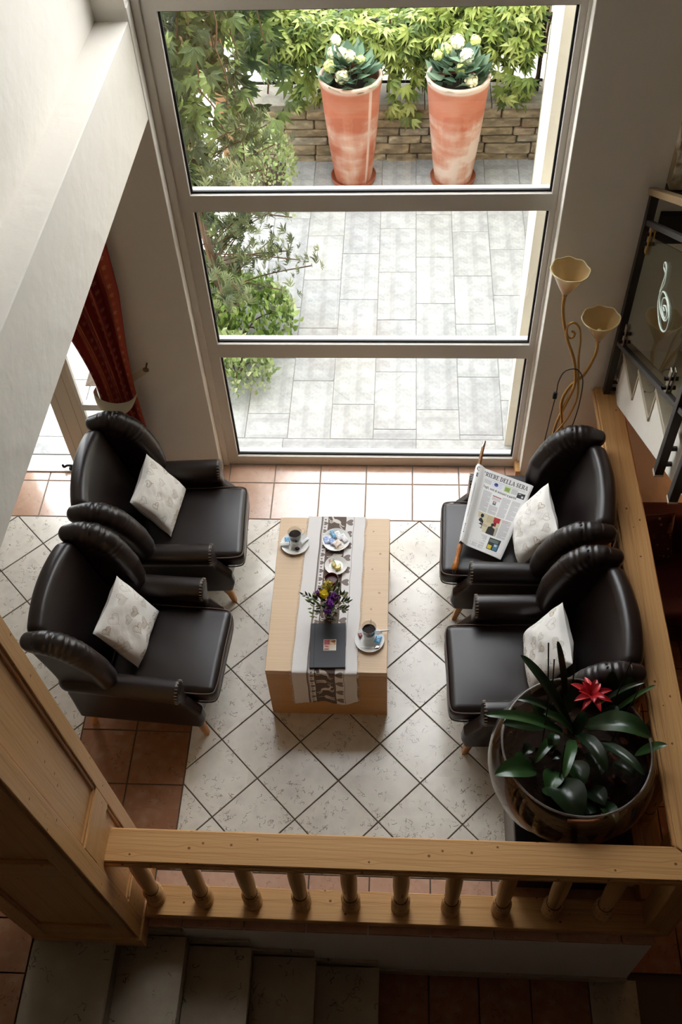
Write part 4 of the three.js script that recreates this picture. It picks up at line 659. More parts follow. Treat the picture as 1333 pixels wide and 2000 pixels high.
// sachets, sticks, sweets
const sachetTex = (sd, bg, inks, blk) => canvasTex(128, 128, (g, w) => { seed = sd; g.fillStyle = bg; g.fillRect(0, 0, w, w); for (let i = 0; i < 26; i++) { g.fillStyle = inks[i % inks.length]; g.fillRect(rr(8, 100), rr(8, 112), rr(6, blk), rr(3, 9)); } g.fillStyle = 'rgba(255,255,255,0.7)'; g.fillRect(0, 0, w, 6); g.fillRect(0, w - 6, w, 6); });
const sBlue = std({ map: sachetTex(1, '#9fb2dc', ['#3a4c9a', '#e9edf7', '#5c70b4'], 40), roughness: 0.4 }), sWhite = std({ map: sachetTex(2, '#ecebea', ['#c9a3a0', '#a9adb8', '#d8d2cc'], 46), roughness: 0.4 }), sBeige = std({ map: sachetTex(3, '#e4d3c2', ['#b98d72', '#cdb29c', '#f2e9df'], 40), roughness: 0.4 }), sCyan = std({ map: sachetTex(4, '#4a9cc8', ['#1d5e8e', '#e6f3f9', '#8cc6e0', '#2b3a4a'], 38), roughness: 0.35 }), sRed = std({ map: sachetTex(5, '#8a2c34', ['#27366a', '#d8d2cc', '#b8484a'], 34), roughness: 0.35 });
const cushG = (w, h, b = 0.0035) => { const f = (s) => sheet((u, v) => { const a = 2 * u - 1, c = 2 * v - 1; return [a * w / 2, s * (b * Math.sqrt(Math.max(0, (1 - a ** 4) * (1 - c ** 4))) + 0.0004), c * h / 2]; }, 12, 12); return merge([f(1), f(-1)]); };
function packet(name, label, cat, w, h, mat, x, y, z, turn, tilt = 0, group) { const m = mesh(name, cushG(w, h), mat); m.position.set(x, y, z); m.rotation.order = 'YXZ'; m.rotation.set(tilt, turn, 0); return tag(m, label, cat, group); }
const yp = TH + 0.017;
packet('sachet', 'blue printed sachet at the left edge of the sachet plate', 'sachet', 0.035, 0.052, sBlue, -0.580, yp + 0.004, 0.560, 0.35, 0.02);
packet('sachet', 'blue printed sachet in the middle of the sachet plate', 'sachet', 0.035, 0.052, sBlue, -0.543, yp + 0.004, 0.568, 0.40, 0.05);
packet('sachet', 'dark blue and white sachet at the back of the sachet plate', 'sachet', 0.022, 0.060, sCyan, -0.541, yp + 0.011, 0.520, 0.35, 0.0);
packet('sachet', 'white striped sachet at the back right of the sachet plate', 'sachet', 0.034, 0.066, sWhite, -0.508, yp + 0.005, 0.527, 0.5, 0.03);
packet('sachet', 'white sachet farthest right on the sachet plate', 'sachet', 0.032, 0.062, sWhite, -0.474, yp + 0.006, 0.545, 0.55, 0.0);
packet('sachet', 'beige printed sachet at the front of the sachet plate', 'sachet', 0.050, 0.042, sBeige, -0.512, yp + 0.011, 0.590, 0.75, 0.0);
packet('sachet', 'beige sachet under the other one, hanging over the front rim of the sachet plate', 'sachet', 0.046, 0.040, sBeige, -0.498, yp + 0.003, 0.612, 0.9, 0.1);
packet('sachet', 'light blue sachet on the back left saucer', 'sachet', 0.030, 0.046, sCyan, -0.818, TH + 0.021, 0.566, 0.15, 0.0);
packet('sachet', 'bright blue sachet on the front right saucer', 'sachet', 0.034, 0.050, sCyan, -0.250, TH + 0.021, 1.250, -0.25, 0.0);
packet('sweet', 'small red and blue wrapped sweet on the front right saucer', 'sweet', 0.022, 0.026, sRed, -0.350, TH + 0.021, 1.222, 0.3, 0.0);
packet('napkin', 'white folded paper slip sticking out from the back left saucer', 'napkin', 0.055, 0.03, std({ color: '#efeeec', roughness: 0.8 }), -0.833, TH + 0.024, 0.598, 0.12, 0.0);
packet('napkin', 'white paper slip at the right edge of the back left saucer', 'napkin', 0.020, 0.062, std({ color: '#efeeec', roughness: 0.8 }), -0.712, TH + 0.022, 0.570, -0.75, 0.0);
{ const s = mesh('sweet', new THREE.SphereGeometry(0.012, 20, 14).scale(1.25, 0.75, 1).translate(0, 0.009, 0), std({ color: '#3a2534', roughness: 0.25, metalness: 0.5 })); s.position.set(-0.752, TH + 0.012, 0.628); tag(s, 'dark foil-wrapped chocolate at the front of the back left saucer', 'sweet'); }
{ const s = mesh('sugar_stick', new THREE.CapsuleGeometry(0.0042, 0.085, 4, 12).rotateZ(Math.PI / 2), std({ color: '#f2f0ee', roughness: 0.6 })); s.position.set(-0.232, TH + 0.025, 1.196); s.rotation.y = 0.12; tag(s, 'white sugar stick lying across the back of the front right saucer', 'sugar stick'); }
const steel = std({ color: '#c9c7c4', roughness: 0.2, metalness: 1 });
function spoon(label, x, z, turn) { const t = thing('teaspoon', label, 'spoon', [x, TH + 0.018, z], turn); mesh('handle', bar([-0.05, 0.003, 0], [0.030, 0.002, 0], 0.0018, 8), steel, t); mesh('bowl', new THREE.SphereGeometry(0.012, 16, 10).scale(1.45, 0.28, 0.85).translate(0.044, 0.001, 0), steel, t); }
spoon('teaspoon on the front edge of the front right saucer', -0.298, 1.302, 0.05);
// lemon pieces
const lemonIn = std({ color: '#efe4a0', roughness: 0.4 }), lemonRind = std({ color: '#dcc456', roughness: 0.5 });
function lemon(label, x, z, turn, tip) { const t = thing('lemon_piece', label, 'lemon', [x, TH + 0.0135, z], turn); t.rotation.z = tip; mesh('flesh', new THREE.CylinderGeometry(0.0195, 0.0195, 0.020, 24, 1, false, 0, Math.PI).translate(0, 0.011, 0), lemonIn, t); mesh('rind', new THREE.CylinderGeometry(0.0215, 0.0215, 0.0205, 24, 1, true, 0, Math.PI).translate(0, 0.011, 0), lemonRind, t); mesh('cut_face', new THREE.BoxGeometry(0.002, 0.020, 0.040).translate(0.0005, 0.011, 0), lemonIn, t); }
lemon('lemon piece on the small plate, left of the other', -0.530, 0.745, 0.5, 0.25); lemon('lemon piece on the small plate, right of the other', -0.503, 0.757, -0.7, 0.0);
for (const [c, l, x, z] of [['#b8433a', 'red painted leaf motif', -0.545, 0.712], ['#3f7d55', 'green painted leaf motif', -0.522, 0.708]]) { const plateObj = scene.children.find((o) => o.name === 'plate_001'), m = mesh('leaf_motif', leafGeo(0.010, 0.018, 0, 0).rotateX(-Math.PI / 2), std({ color: c, roughness: 0.3 }), plateObj); m.position.set(x + 0.5115, 0.0165, z - 0.7465 + 0.004); m.rotation.y = 0.8; m.rotation.z = 0; m.userData.label = l; }
// red tealight glass
{
  const t = thing('tealight_glass', 'dark red tealight glass between the lemon plate and the bouquet', 'candle holder', [-0.532, TH + 0.0045, 0.862]);
  mesh('glass', lathe([[0.0005, 0], [0.028, 0], [0.034, 0.006], [0.040, 0.03], [0.0395, 0.052], [0.037, 0.053], [0.036, 0.03], [0.030, 0.01], [0.0005, 0.009]], 40), phys({ color: '#7d0d1c', roughness: 0.12, clearcoat: 0.6 }), t); mesh('wax', new THREE.CylinderGeometry(0.034, 0.031, 0.016, 28).translate(0, 0.022, 0), std({ color: '#5a0a14', roughness: 0.4 }), t);
}
// bouquet in a white pot
{
  const t = thing('bouquet', 'small bouquet of yellow and purple flowers with dark sprigs in a white vase', 'flowers', [-0.535, TH + 0.0045, 1.090]); seed = 641;
  const v = mesh('vase', lathe([[0.0005, 0], [0.024, 0], [0.027, 0.006], [0.031, 0.05], [0.040, 0.088], [0.041, 0.095], [0.038, 0.095], [0.029, 0.05], [0.0005, 0.012]], 40), phys({ color: '#dcd9d4', roughness: 0.25, clearcoat: 0.4 }), t);
  mesh('twine_bow', merge([new THREE.TorusGeometry(0.0285, 0.0022, 6, 32).rotateX(Math.PI / 2).translate(0, 0.018, 0), tube([[0, 0.018, 0.029], [-0.022, 0.022, 0.042], [-0.03, 0.012, 0.036], [0, 0.017, 0.031], [0.024, 0.022, 0.042], [0.03, 0.012, 0.036], [0, 0.018, 0.029]], 0.0018, 40, 5), tube([[0, 0.017, 0.031], [-0.01, 0.008, 0.04], [-0.022, 0.002, 0.044]], 0.0016, 10, 5), tube([[0, 0.017, 0.031], [0.012, 0.008, 0.04], [0.022, 0.002, 0.043]], 0.0016, 10, 5)]), std({ color: '#4a3a32', roughness: 0.9 }), v);
  const stalks = [], green = std({ color: '#5b6a2c', roughness: 0.7 });
  const ball = (r, n, sc, geo) => { const gs = []; for (let i = 0; i < n; i++) { const u = 1 - 1.75 * (i + 0.5) / n, ph = i * 2.39996, q = Math.sqrt(Math.max(0, 1 - u * u)), d = V(q * Math.cos(ph), u, q * Math.sin(ph)), o = new THREE.Object3D(); o.position.copy(d).multiplyScalar(r * rr(0.45, 0.8)); o.lookAt(d.clone().multiplyScalar(3)); o.rotateX(rr(-1.0, 0.1)); o.rotateZ(rr(-0.8, 0.8)); o.scale.setScalar(r * sc * rr(0.8, 1.35)); o.updateMatrix(); gs.push(geo.clone().applyMatrix4(o.matrix)); } return merge(gs); };
  const petal = leafGeo(0.8, 1, 0.12, -0.2), star = leafGeo(0.28, 1, 0.1, 0.1);
  for (const [x, y, z, r, c, n, geo, nm] of [[-0.022, 0.205, -0.012, 0.034, '#e3c81d', 46, petal, 'yellow_flower'], [0.034, 0.19, -0.005, 0.034, '#6d1a86', 60, star, 'purple_flower'], [0.014, 0.185, 0.040, 0.034, '#7a2196', 60, star, 'purple_flower'], [0.004, 0.165, 0.078, 0.030, '#5a1577', 60, star, 'purple_flower'], [-0.055, 0.185, -0.03, 0.028, '#74247c', 50, star, 'purple_flower'], [0.0, 0.20, -0.075, 0.038, '#bfae3a', 70, star, 'yellow_sprig'], [0.055, 0.17, -0.01, 0.014, '#b07a78', 26, petal, 'pink_bud'], [0.068, 0.16, 0.015, 0.013, '#b58482', 26, petal, 'pink_bud']]) { const m = mesh(nm, ball(r, n, geo === star ? 0.9 : 0.75, geo), std({ color: c, roughness: 0.7 }), t); m.position.set(x, y, z); stalks.push(tube([[0, 0.06, 0], [x * 0.5, y * 0.7, z * 0.5], [x, y - r * 0.5, z]], 0.0015, 8, 5)); }
  const lf = leafGeo(0.36, 1, 0.2, 0.3), lmats = ['#3f4c24', '#5a6a30', '#7d8a4a', '#2c361c'].map((c) => leafMat(c, 0.15));
  for (let i = 0; i < 130; i++) { const a = i * 2.4, q = rr(0.02, 0.105), m = mesh('leaf', lf, lmats[i % 4], t); m.position.set(Math.cos(a) * q, rr(0.10, 0.18), Math.sin(a) * q); m.rotation.order = 'YXZ'; m.rotation.set(rr(0.4, 1.5), Math.PI / 2 - a, rr(-0.5, 0.5)); m.scale.setScalar(rr(0.028, 0.05)); }
  for (const [ex, ey, ez] of [[-0.135, 0.19, -0.02], [0.10, 0.16, 0.055], [0.115, 0.17, 0.005]]) { const d = V(ex, ey - 0.12, ez).normalize(); stalks.push(tube([[0, 0.08, 0], [ex * 0.5, ey * 0.85, ez * 0.5], [ex, ey, ez]], 0.0013, 10, 5)); for (let k = 0; k < 7; k++) { const f = 0.55 + 0.45 * k / 6, m = mesh('leaf', lf, lmats[3], t); m.position.set(ex * f, lerp(0.12, ey, f), ez * f); m.rotation.order = 'YXZ'; m.rotation.set(1.2, Math.atan2(d.x, d.z) + (k % 2 ? 0.8 : -0.8) * (k < 6 ? 1 : 0), 0); m.scale.setScalar(0.034); } }
  mesh('stalks', merge(stalks), green, t);
}
// menu folder
{
  const t = thing('menu_folder', 'closed dark grey menu folder with a small square colour picture on its cover', 'menu', [-0.531, TH + 0.0045, 1.2915], 0.03);
  const cov = std({ color: '#33343a', roughness: 0.55, bumpMap: bumpFine, bumpScale: 0.0003 });
  mesh('cover', box(-0.099, 0.099, 0.0125, 0.0155, -0.143, 0.143, 0.001), cov, t); mesh('cover', box(-0.099, 0.099, 0, 0.003, -0.143, 0.143, 0.001), cov, t); mesh('spine', box(-0.101, -0.094, 0, 0.0158, -0.143, 0.143, 0.002), cov, t); mesh('pages', box(-0.094, 0.095, 0.003, 0.0125, -0.138, 0.138, 0), std({ color: '#d8d4cc', roughness: 0.9 }), t); mesh('crease', box(-0.078, -0.075, 0.0152, 0.0159, -0.142, 0.142, 0), gasketBlack, t);
  const pic = canvasTex(128, 128, (g) => { g.fillStyle = '#efe6da'; g.fillRect(0, 0, 128, 128); g.fillStyle = '#b02a3a'; g.fillRect(4, 4, 58, 58); g.fillStyle = '#d79a5c'; g.fillRect(64, 4, 60, 58); g.fillStyle = '#7a4a28'; g.beginPath(); g.ellipse(100, 24, 26, 14, -0.4, 0, 7); g.fill(); g.fillStyle = '#e8c79c'; g.beginPath(); g.ellipse(84, 46, 22, 14, 0.4, 0, 7); g.fill(); g.fillStyle = '#dfae92'; g.fillRect(4, 64, 58, 60); g.fillStyle = '#b9414a'; g.beginPath(); g.ellipse(30, 80, 22, 8, 0.2, 0, 7); g.fill(); g.fillStyle = '#8a2c30'; g.fillRect(8, 106, 44, 14); g.fillStyle = '#e9dcc6'; g.fillRect(64, 64, 60, 60); });
  mesh('cover_picture', sheet((u, v) => [0.001 + (u - 0.5) * 0.071 + 0.010, 0.0160, -(v - 0.5) * 0.071 + 0.0], 1, 1).translate(0, 0, 0), std({ map: pic, roughness: 0.4 }), t);
}
// ---------------------------------------------------------------- newspaper on a wooden holder across the back right armchair
const stickA = V(0.394, 0.70, -0.11), stickB = V(0.194, 0.495, 0.743);
{
  const t = thing('newspaper_holder', 'long wooden newspaper holder with a turned handle lying over the armrest', 'newspaper holder', [0, 0, 0]);
  const d = stickB.clone().sub(stickA), L = d.length(), q = new THREE.Quaternion().setFromUnitVectors(V(0, 1, 0), d.clone().normalize()), put = (g) => g.applyQuaternion(q).translate(stickA.x, stickA.y, stickA.z);
  const hw = std({ map: woodTex(661, '#8f5a2c', 'rgba(60,30,10,A)', 0), roughness: 0.35 }), hh = std({ map: woodTex(662, '#b36a28', 'rgba(80,40,10,A)', 0), roughness: 0.25 });
  mesh('rod', put(lathe([[0.0005, 0.04], [0.0105, 0.04], [0.0115, 0.3], [0.012, L - 0.21], [0.0005, L - 0.21]], 20)), hw, t); mesh('ferrule', put(lathe([[0.0005, 0], [0.0105, 0], [0.0108, 0.045], [0.0005, 0.045]], 20)), steel, t);
  mesh('handle', put(lathe([[0.0005, L - 0.215], [0.013, L - 0.215], [0.0165, L - 0.20], [0.012, L - 0.18], [0.016, L - 0.165], [0.0155, L - 0.14], [0.013, L - 0.11], [0.0165, L - 0.06], [0.0195, L - 0.025], [0.015, L - 0.006], [0.0005, L]], 24)), hh, t);
  mesh('ring', put(new THREE.TorusGeometry(0.010, 0.0022, 8, 20).translate(0, L + 0.008, 0)), darkMetal, t);
}
{
  const tex = canvasTex(1024, 1448, (g, w, h) => {
    seed = 671; g.fillStyle = '#efeeec'; g.fillRect(0, 0, w, h); const ink = '#26262a'; g.textBaseline = 'alphabetic';
    g.fillStyle = ink; g.font = 'bold 103px serif'; g.textAlign = 'center'; const title = 'CORRIERE DELLA SERA', tw = g.measureText(title).width; g.save(); g.translate(w / 2, 122); g.scale(Math.min(1, 0.93 * w / tw), 1); g.fillText(title, 0, 0); g.restore();
    g.fillRect(60, 150, w - 120, 2); const col = (x, y, ww, n, a = 0.55, lh = 11) => { g.fillStyle = `rgba(70,70,76,${a})`; for (let i = 0; i < n; i++) g.fillRect(x, y + i * lh, ww * (i % 9 === 8 ? rr(0.4, 0.9) : 1), lh * 0.36); };
    g.fillStyle = '#3c4048'; g.fillRect(52, 168, 84, 76); g.fillStyle = '#8b93a4'; g.fillRect(64, 178, 30, 50); col(160, 172, 190, 7); g.fillStyle = '#e3e6f2'; g.fillRect(370, 160, 180, 96); g.fillStyle = '#4a5a9a'; g.beginPath(); g.ellipse(440, 205, 38, 30, 0, 0, 7); g.fill(); g.fillStyle = '#26305a'; g.fillRect(420, 175, 44, 22); g.fillStyle = '#c3d69a'; g.fillRect(600, 165, 110, 96); g.fillStyle = '#8fae5a'; g.fillRect(612, 182, 84, 64); col(730, 172, 110, 8); g.fillStyle = '#34363c'; g.fillRect(850, 200, 140, 92); g.fillStyle = '#d9d9d9'; g.fillRect(868, 214, 46, 12); g.beginPath(); g.arc(950, 258, 20, 0, 7); g.fill();
    g.fillStyle = '#151517'; g.font = 'bold 58px sans-serif'; g.textAlign = 'left'; const hl = 'Tagli, veti di ministri e partiti', hw = g.measureText(hl).width; g.save(); g.translate(222, 330); g.scale(640 / hw, 1); g.fillText(hl, 0, 0); g.restore();
    for (let c = 0; c < 5; c++) { if (c !== 2) col(60 + c * 188, 372, 160, 34); } g.fillStyle = '#a83a3c'; g.fillRect(440, 400, 170, 16); col(440, 430, 160, 5); g.fillStyle = '#6c6c72'; g.fillRect(478, 495, 62, 70); g.fillStyle = '#d8c8ba'; g.beginPath(); g.arc(508, 518, 18, 0, 7); g.fill(); col(430, 585, 170, 14);
    g.fillStyle = '#d9cfae'; g.fillRect(250, 760, 500, 330); g.fillStyle = '#b9a87a'; for (let k = 0; k < 7; k++) g.fillRect(470 + k * 26, 770, 12, 120); g.fillStyle = '#b8323c'; g.fillRect(600, 765, 130, 86); g.fillStyle = '#8a2030'; g.fillRect(620, 850, 60, 70); g.fillStyle = '#2c2b30'; g.beginPath(); g.moveTo(262, 1060); g.lineTo(290, 890); g.lineTo(350, 850); g.lineTo(410, 900); g.lineTo(404, 1070); g.fill(); g.beginPath(); g.arc(356, 812, 34, 0, 7); g.fill(); g.fillStyle = '#36332f'; g.beginPath(); g.moveTo(520, 1090); g.lineTo(535, 960); g.lineTo(600, 930); g.lineTo(690, 970); g.lineTo(700, 1090); g.fill(); g.beginPath(); g.arc(610, 905, 30, 0, 7); g.fill(); g.fillStyle = '#c9b79a'; g.fillRect(404, 940, 110, 40); g.fillStyle = '#b8b4a4'; g.fillRect(700, 930, 50, 160);
    col(770, 770, 190, 30); g.fillStyle = '#b06060'; g.fillRect(770, 770, 150, 6); g.fillRect(770, 800, 130, 6); for (let c = 0; c < 3; c++) col(60 + c * 10, 700 + c, 0, 1); col(60, 760, 160, 20); col(150, 1130, 440, 12); for (let c = 0; c < 3; c++) col(150 + c * 150, 1280, 130, 12);
    g.strokeStyle = '#55575c'; g.lineWidth = 5; g.strokeRect(60, 1150, 74, 100); g.fillStyle = '#55575c'; g.fillRect(52, 1120, 92, 14); g.fillRect(52, 1266, 96, 14); g.font = 'bold 46px serif'; g.fillText('SI', 72, 1220);
    g.fillStyle = '#3a3d3e'; g.fillRect(650, 1130, 260, 230); g.fillStyle = '#6e7a72'; g.fillRect(664, 1150, 200, 60); g.fillStyle = '#dcc43a'; g.fillRect(664, 1270, 90, 76); g.fillStyle = '#4d7f9e'; g.fillRect(790, 1220, 100, 120); g.fillStyle = '#c9d8d0'; g.fillRect(800, 1230, 60, 40);
  });
  const paperM = std({ map: tex, roughness: 0.85 }), plain = std({ color: '#e9e7e3', roughness: 0.9 });
  const c = { TL: V(0.336, 0.665, 0.056), TR: V(0.670, 0.672, 0.228), BR: V(0.462, 0.505, 0.659), BL: V(0.221, 0.545, 0.571) };
  const t = thing('newspaper', 'Italian newspaper hanging over its holder on the seat of the back right armchair', 'newspaper', [0.42, 0.6, 0.38]);
  const f = (dx, lift) => (u, v) => { const p = c.TL.clone().lerp(c.TR, u).lerp(c.BL.clone().lerp(c.BR, u), 1 - v); const roll = 0.024 * Math.exp(-(((u - 0.05) / 0.075) ** 2)) - 0.030 * Math.exp(-u * 55), sag = -0.016 * Math.sin(Math.PI * u) * Math.sin(Math.PI * v) + 0.004 * Math.sin(v * 11 + u * 3); return [p.x - 0.42 + dx, p.y - 0.6 + roll + sag + lift, p.z - 0.38 + dx * 0.5]; };
  mesh('front_page', sheet(f(0, 0.004), 40, 40), paperM, t); mesh('inner_pages', merge([0.003, 0.0015, 0, -0.0015, -0.003].map((l, i) => sheet(f(0.005 + 0.0025 * (i % 3), l), 24, 24))), plain, t);
}
// ---------------------------------------------------------------- brass floor lamp with two flower shades
{
  const t = thing('floor_lamp', 'gold floor lamp with entwined stems and two amber flower shades in the corner', 'floor lamp', [0.86, 0, -0.2]);
  const gold = std({ color: '#b58a48', roughness: 0.42, metalness: 0.55, bumpMap: bumpFine, bumpScale: 0.0008 }), o = (p) => p.map(([x, y, z]) => [x - 0.86, y, z + 0.2]);
  mesh('base', lathe([[0.0005, 0], [0.13, 0], [0.132, 0.008], [0.12, 0.018], [0.05, 0.028], [0.02, 0.05], [0.0005, 0.055]], 48), gold, t);
  mesh('stem', tube(o([[0.751, 1.81, -0.2], [0.752, 1.73, -0.2], [0.765, 1.645, -0.2], [0.806, 1.492, -0.2], [0.873, 1.312, -0.195], [0.901, 1.144, -0.185], [0.874, 0.945, -0.2], [0.845, 0.76, -0.215], [0.838, 0.565, -0.2], [0.87, 0.35, -0.19], [0.86, 0.03, -0.2]]), 0.0095, 100, 10), gold, t);
  mesh('stem', tube(o([[0.978, 1.491, -0.18], [0.985, 1.42, -0.18], [0.977, 1.352, -0.18], [0.94, 1.207, -0.185], [0.881, 1.099, -0.205], [0.850, 0.966, -0.21], [0.872, 0.80, -0.19], [0.890, 0.62, -0.19], [0.85, 0.35, -0.21], [0.86, 0.03, -0.2]]), 0.0095, 100, 10), gold, t);
  mesh('curl', tube(o([[0.84, 0.70, -0.18], [0.90, 0.86, -0.175], [0.93, 1.02, -0.18], [0.920, 1.16, -0.19], [0.894, 1.342, -0.19], [0.880, 1.50, -0.19], [0.858, 1.585, -0.19], [0.825, 1.616, -0.19], [0.799, 1.595, -0.19], [0.797, 1.54, -0.19], [0.818, 1.500, -0.19], [0.840, 1.507, -0.19], [0.843, 1.538, -0.19], [0.826, 1.552, -0.19]]), 0.0065, 120, 8), gold, t);
  const shadeM = phys({ color: '#d8c69c', roughness: 0.4, transmission: 0.6, thickness: 0, map: pixTex(128, 128, (u, v) => { const a = n1(u * 2, v); return [1, 0.96 - 0.10 * a, 0.88 - 0.22 * a]; }, 1, 1, true) });
  for (const [x, y, z, lean] of [[0.751, 1.815, -0.2, -0.04], [0.978, 1.495, -0.18, 0.05]]) {
    const g = lathe([[0.022, 0.0], [0.034, 0.02], [0.055, 0.06], [0.078, 0.108], [0.097, 0.143], [0.104, 0.153]], 48), p = g.attributes.position; for (let i = 0; i < p.count; i++) { const a = Math.atan2(p.getZ(i), p.getX(i)), k = p.getY(i) / 0.153, s = 1 + 0.018 * k * Math.cos(8 * a); p.setXYZ(i, p.getX(i) * s, p.getY(i) + 0.003 * k * k * Math.cos(8 * a), p.getZ(i) * s); } g.computeVertexNormals();
    const sh = mesh('shade', g, shadeM, t); sh.position.set(x - 0.86, y + 0.01, z + 0.2); sh.rotation.z = lean;
    const rim = []; for (let k = 0; k < 60; k++) { const a = k / 60 * 6.2832, s = 1 + 0.018 * Math.cos(8 * a); rim.push(V(0.104 * s * Math.cos(a), 0.153 + 0.003 * Math.cos(8 * a), 0.104 * s * Math.sin(a))); } mesh('rim', tube(rim, 0.0035, 120, 8, true), std({ color: '#dfcf9d', roughness: 0.4 }), sh);
    mesh('socket', lathe([[0.0005, -0.035], [0.010, -0.035], [0.0155, -0.02], [0.019, 0.0], [0.026, 0.022], [0.024, 0.023], [0.0005, 0.012]], 24), gold, sh); mesh('bulb', new THREE.SphereGeometry(0.018, 16, 12).scale(1, 1.5, 1).translate(0, 0.045, 0), std({ color: '#f4efe4', roughness: 0.3 }), sh);
  }
  const cb = tube(o([[0.80, 0.02, -0.13], [0.775, 0.4, -0.15], [0.785, 0.8, -0.16], [0.797, 1.097, -0.16], [0.798, 1.183, -0.16], [0.825, 1.268, -0.16], [0.883, 1.285, -0.16], [0.929, 1.226, -0.16], [0.947, 0.988, -0.16], [0.928, 0.709, -0.16], [0.925, 0.4, -0.16], [0.90, 0.02, -0.15]]), 0.0035, 120, 6);
  const c = mesh('cable', cb, gasketBlack, t); mesh('switch', new RoundedBoxGeometry(0.026, 0.05, 0.02, 2, 0.006).translate(0.79 - 0.86, 1.07, 0.045), gasketBlack, c);
}
// ---------------------------------------------------------------- red curtain with its tieback
{
  const clothT = canvasTex(512, 512, (g, w) => { seed = 681; g.fillStyle = '#8e2a1e'; g.fillRect(0, 0, w, w); for (const [x, b, c] of [[0, 50, '#7a1c1c'], [128, 70, '#9c3a22'], [300, 60, '#7a1c1c']]) { g.fillStyle = c; g.fillRect(x, 0, b, w); } g.fillStyle = '#c88a44'; for (const x of [118, 205, 292, 368, 490]) g.fillRect(x, 0, 5, w); for (let j = 0; j < 8; j++) for (const x of [25, 160, 245, 330, 430]) { g.fillStyle = ['rgba(207,154,85,0.6)', 'rgba(184,112,70,0.55)', 'rgba(217,178,122,0.5)'][(j + x) % 3]; const y = j * 64 + 20 + (x % 3) * 14; for (let k = 0; k < 6; k++) { const a = k * 1.047; g.beginPath(); g.ellipse(x + 11 * Math.cos(a), y + 11 * Math.sin(a), 7, 3.4, a, 0, 7); g.fill(); } g.beginPath(); g.arc(x, y, 4, 0, 7); g.fill(); } }, 1, 1);
  const t = thing('curtain', 'dark red patterned curtain gathered by a cream tieback beside the terrace door', 'curtain', [-1.95, 0, -0.33]);
  const f = (u, v) => { const y = lerp(0.02, 2.70, v), tie = 0.86, k = y > tie ? sstep(tie, 2.3, y) : sstep(tie, 0.1, y) * 0.25; const xl = lerp(-2.070, y > tie ? -2.34 : -2.10, k) + (y > tie ? 0 : 0.06 * sstep(tie, 0.4, y)), xr = lerp(-1.838, -1.775, y > tie ? Math.min(1, k * 1.6) : 0); const amp = lerp(0.018, 0.034, k); return [lerp(xl, xr, u) + 1.95, y, amp * Math.sin(u * 6.2832 * 4.5 + 0.6) + 0.006 * Math.sin(u * 31 + y * 3) + 0.012 * Math.sin(y * 2 + u * 5)]; };
  mesh('fabric', sheet(f, 150, 70, 1.4, 5.2), std({ map: clothT, roughness: 0.9 }), t);
  const cream = std({ color: '#cfc3a6', roughness: 0.85, bumpMap: bumpFine, bumpScale: 0.001 });
  const band = sheet((u, v) => { const P = new THREE.CatmullRomCurve3([V(-2.10, 0.86, -0.36), V(-2.105, 0.86, -0.30), V(-2.05, 0.835, -0.265), V(-1.96, 0.815, -0.255), V(-1.87, 0.85, -0.265), V(-1.80, 0.96, -0.30), V(-1.755, 1.06, -0.35)]).getPoint(u); const w = lerp(0.115, 0.02, sstep(0.45, 1, u)); return [P.x + 1.95 + (v - 0.5) * w * 0.5 * sstep(0.4, 1, u), P.y + (v - 0.5) * w, P.z + 0.33 + 0.008 * Math.sin(v * 3.14)]; }, 50, 8);
  mesh('tieback', band, cream, t); mesh('tieback_loop', sheet((u, v) => [lerp(-2.10, -1.755, u) + 1.95, lerp(0.80, 1.05, u) + (v - 0.5) * 0.06, -0.372 + 0.33], 12, 3), cream, t);
  mesh('hook', merge([bar([-1.742 + 1.95, 1.085, -0.07], [-1.735 + 1.95, 1.10, 0.0], 0.006), new THREE.SphereGeometry(0.02, 20, 12).scale(1, 1, 0.5).translate(-1.733 + 1.95, 1.10, 0.004)]), std({ color: '#6a5232', roughness: 0.4, metalness: 0.7 }), t);
}
{ const t = thing('door_stop', 'small black door stop on the threshold by the open terrace door', 'door stop', [-2.50, 0.012, -0.43]); mesh('base', lathe([[0.0005, 0], [0.026, 0], [0.026, 0.006], [0.012, 0.014], [0.010, 0.03], [0.0005, 0.03]], 24), gasketBlack, t); mesh('hook', tube([[0, 0.028, 0], [-0.03, 0.034, 0.004], [-0.055, 0.024, 0.01], [-0.06, 0.045, 0.01]], 0.009, 20, 8), gasketBlack, t); }
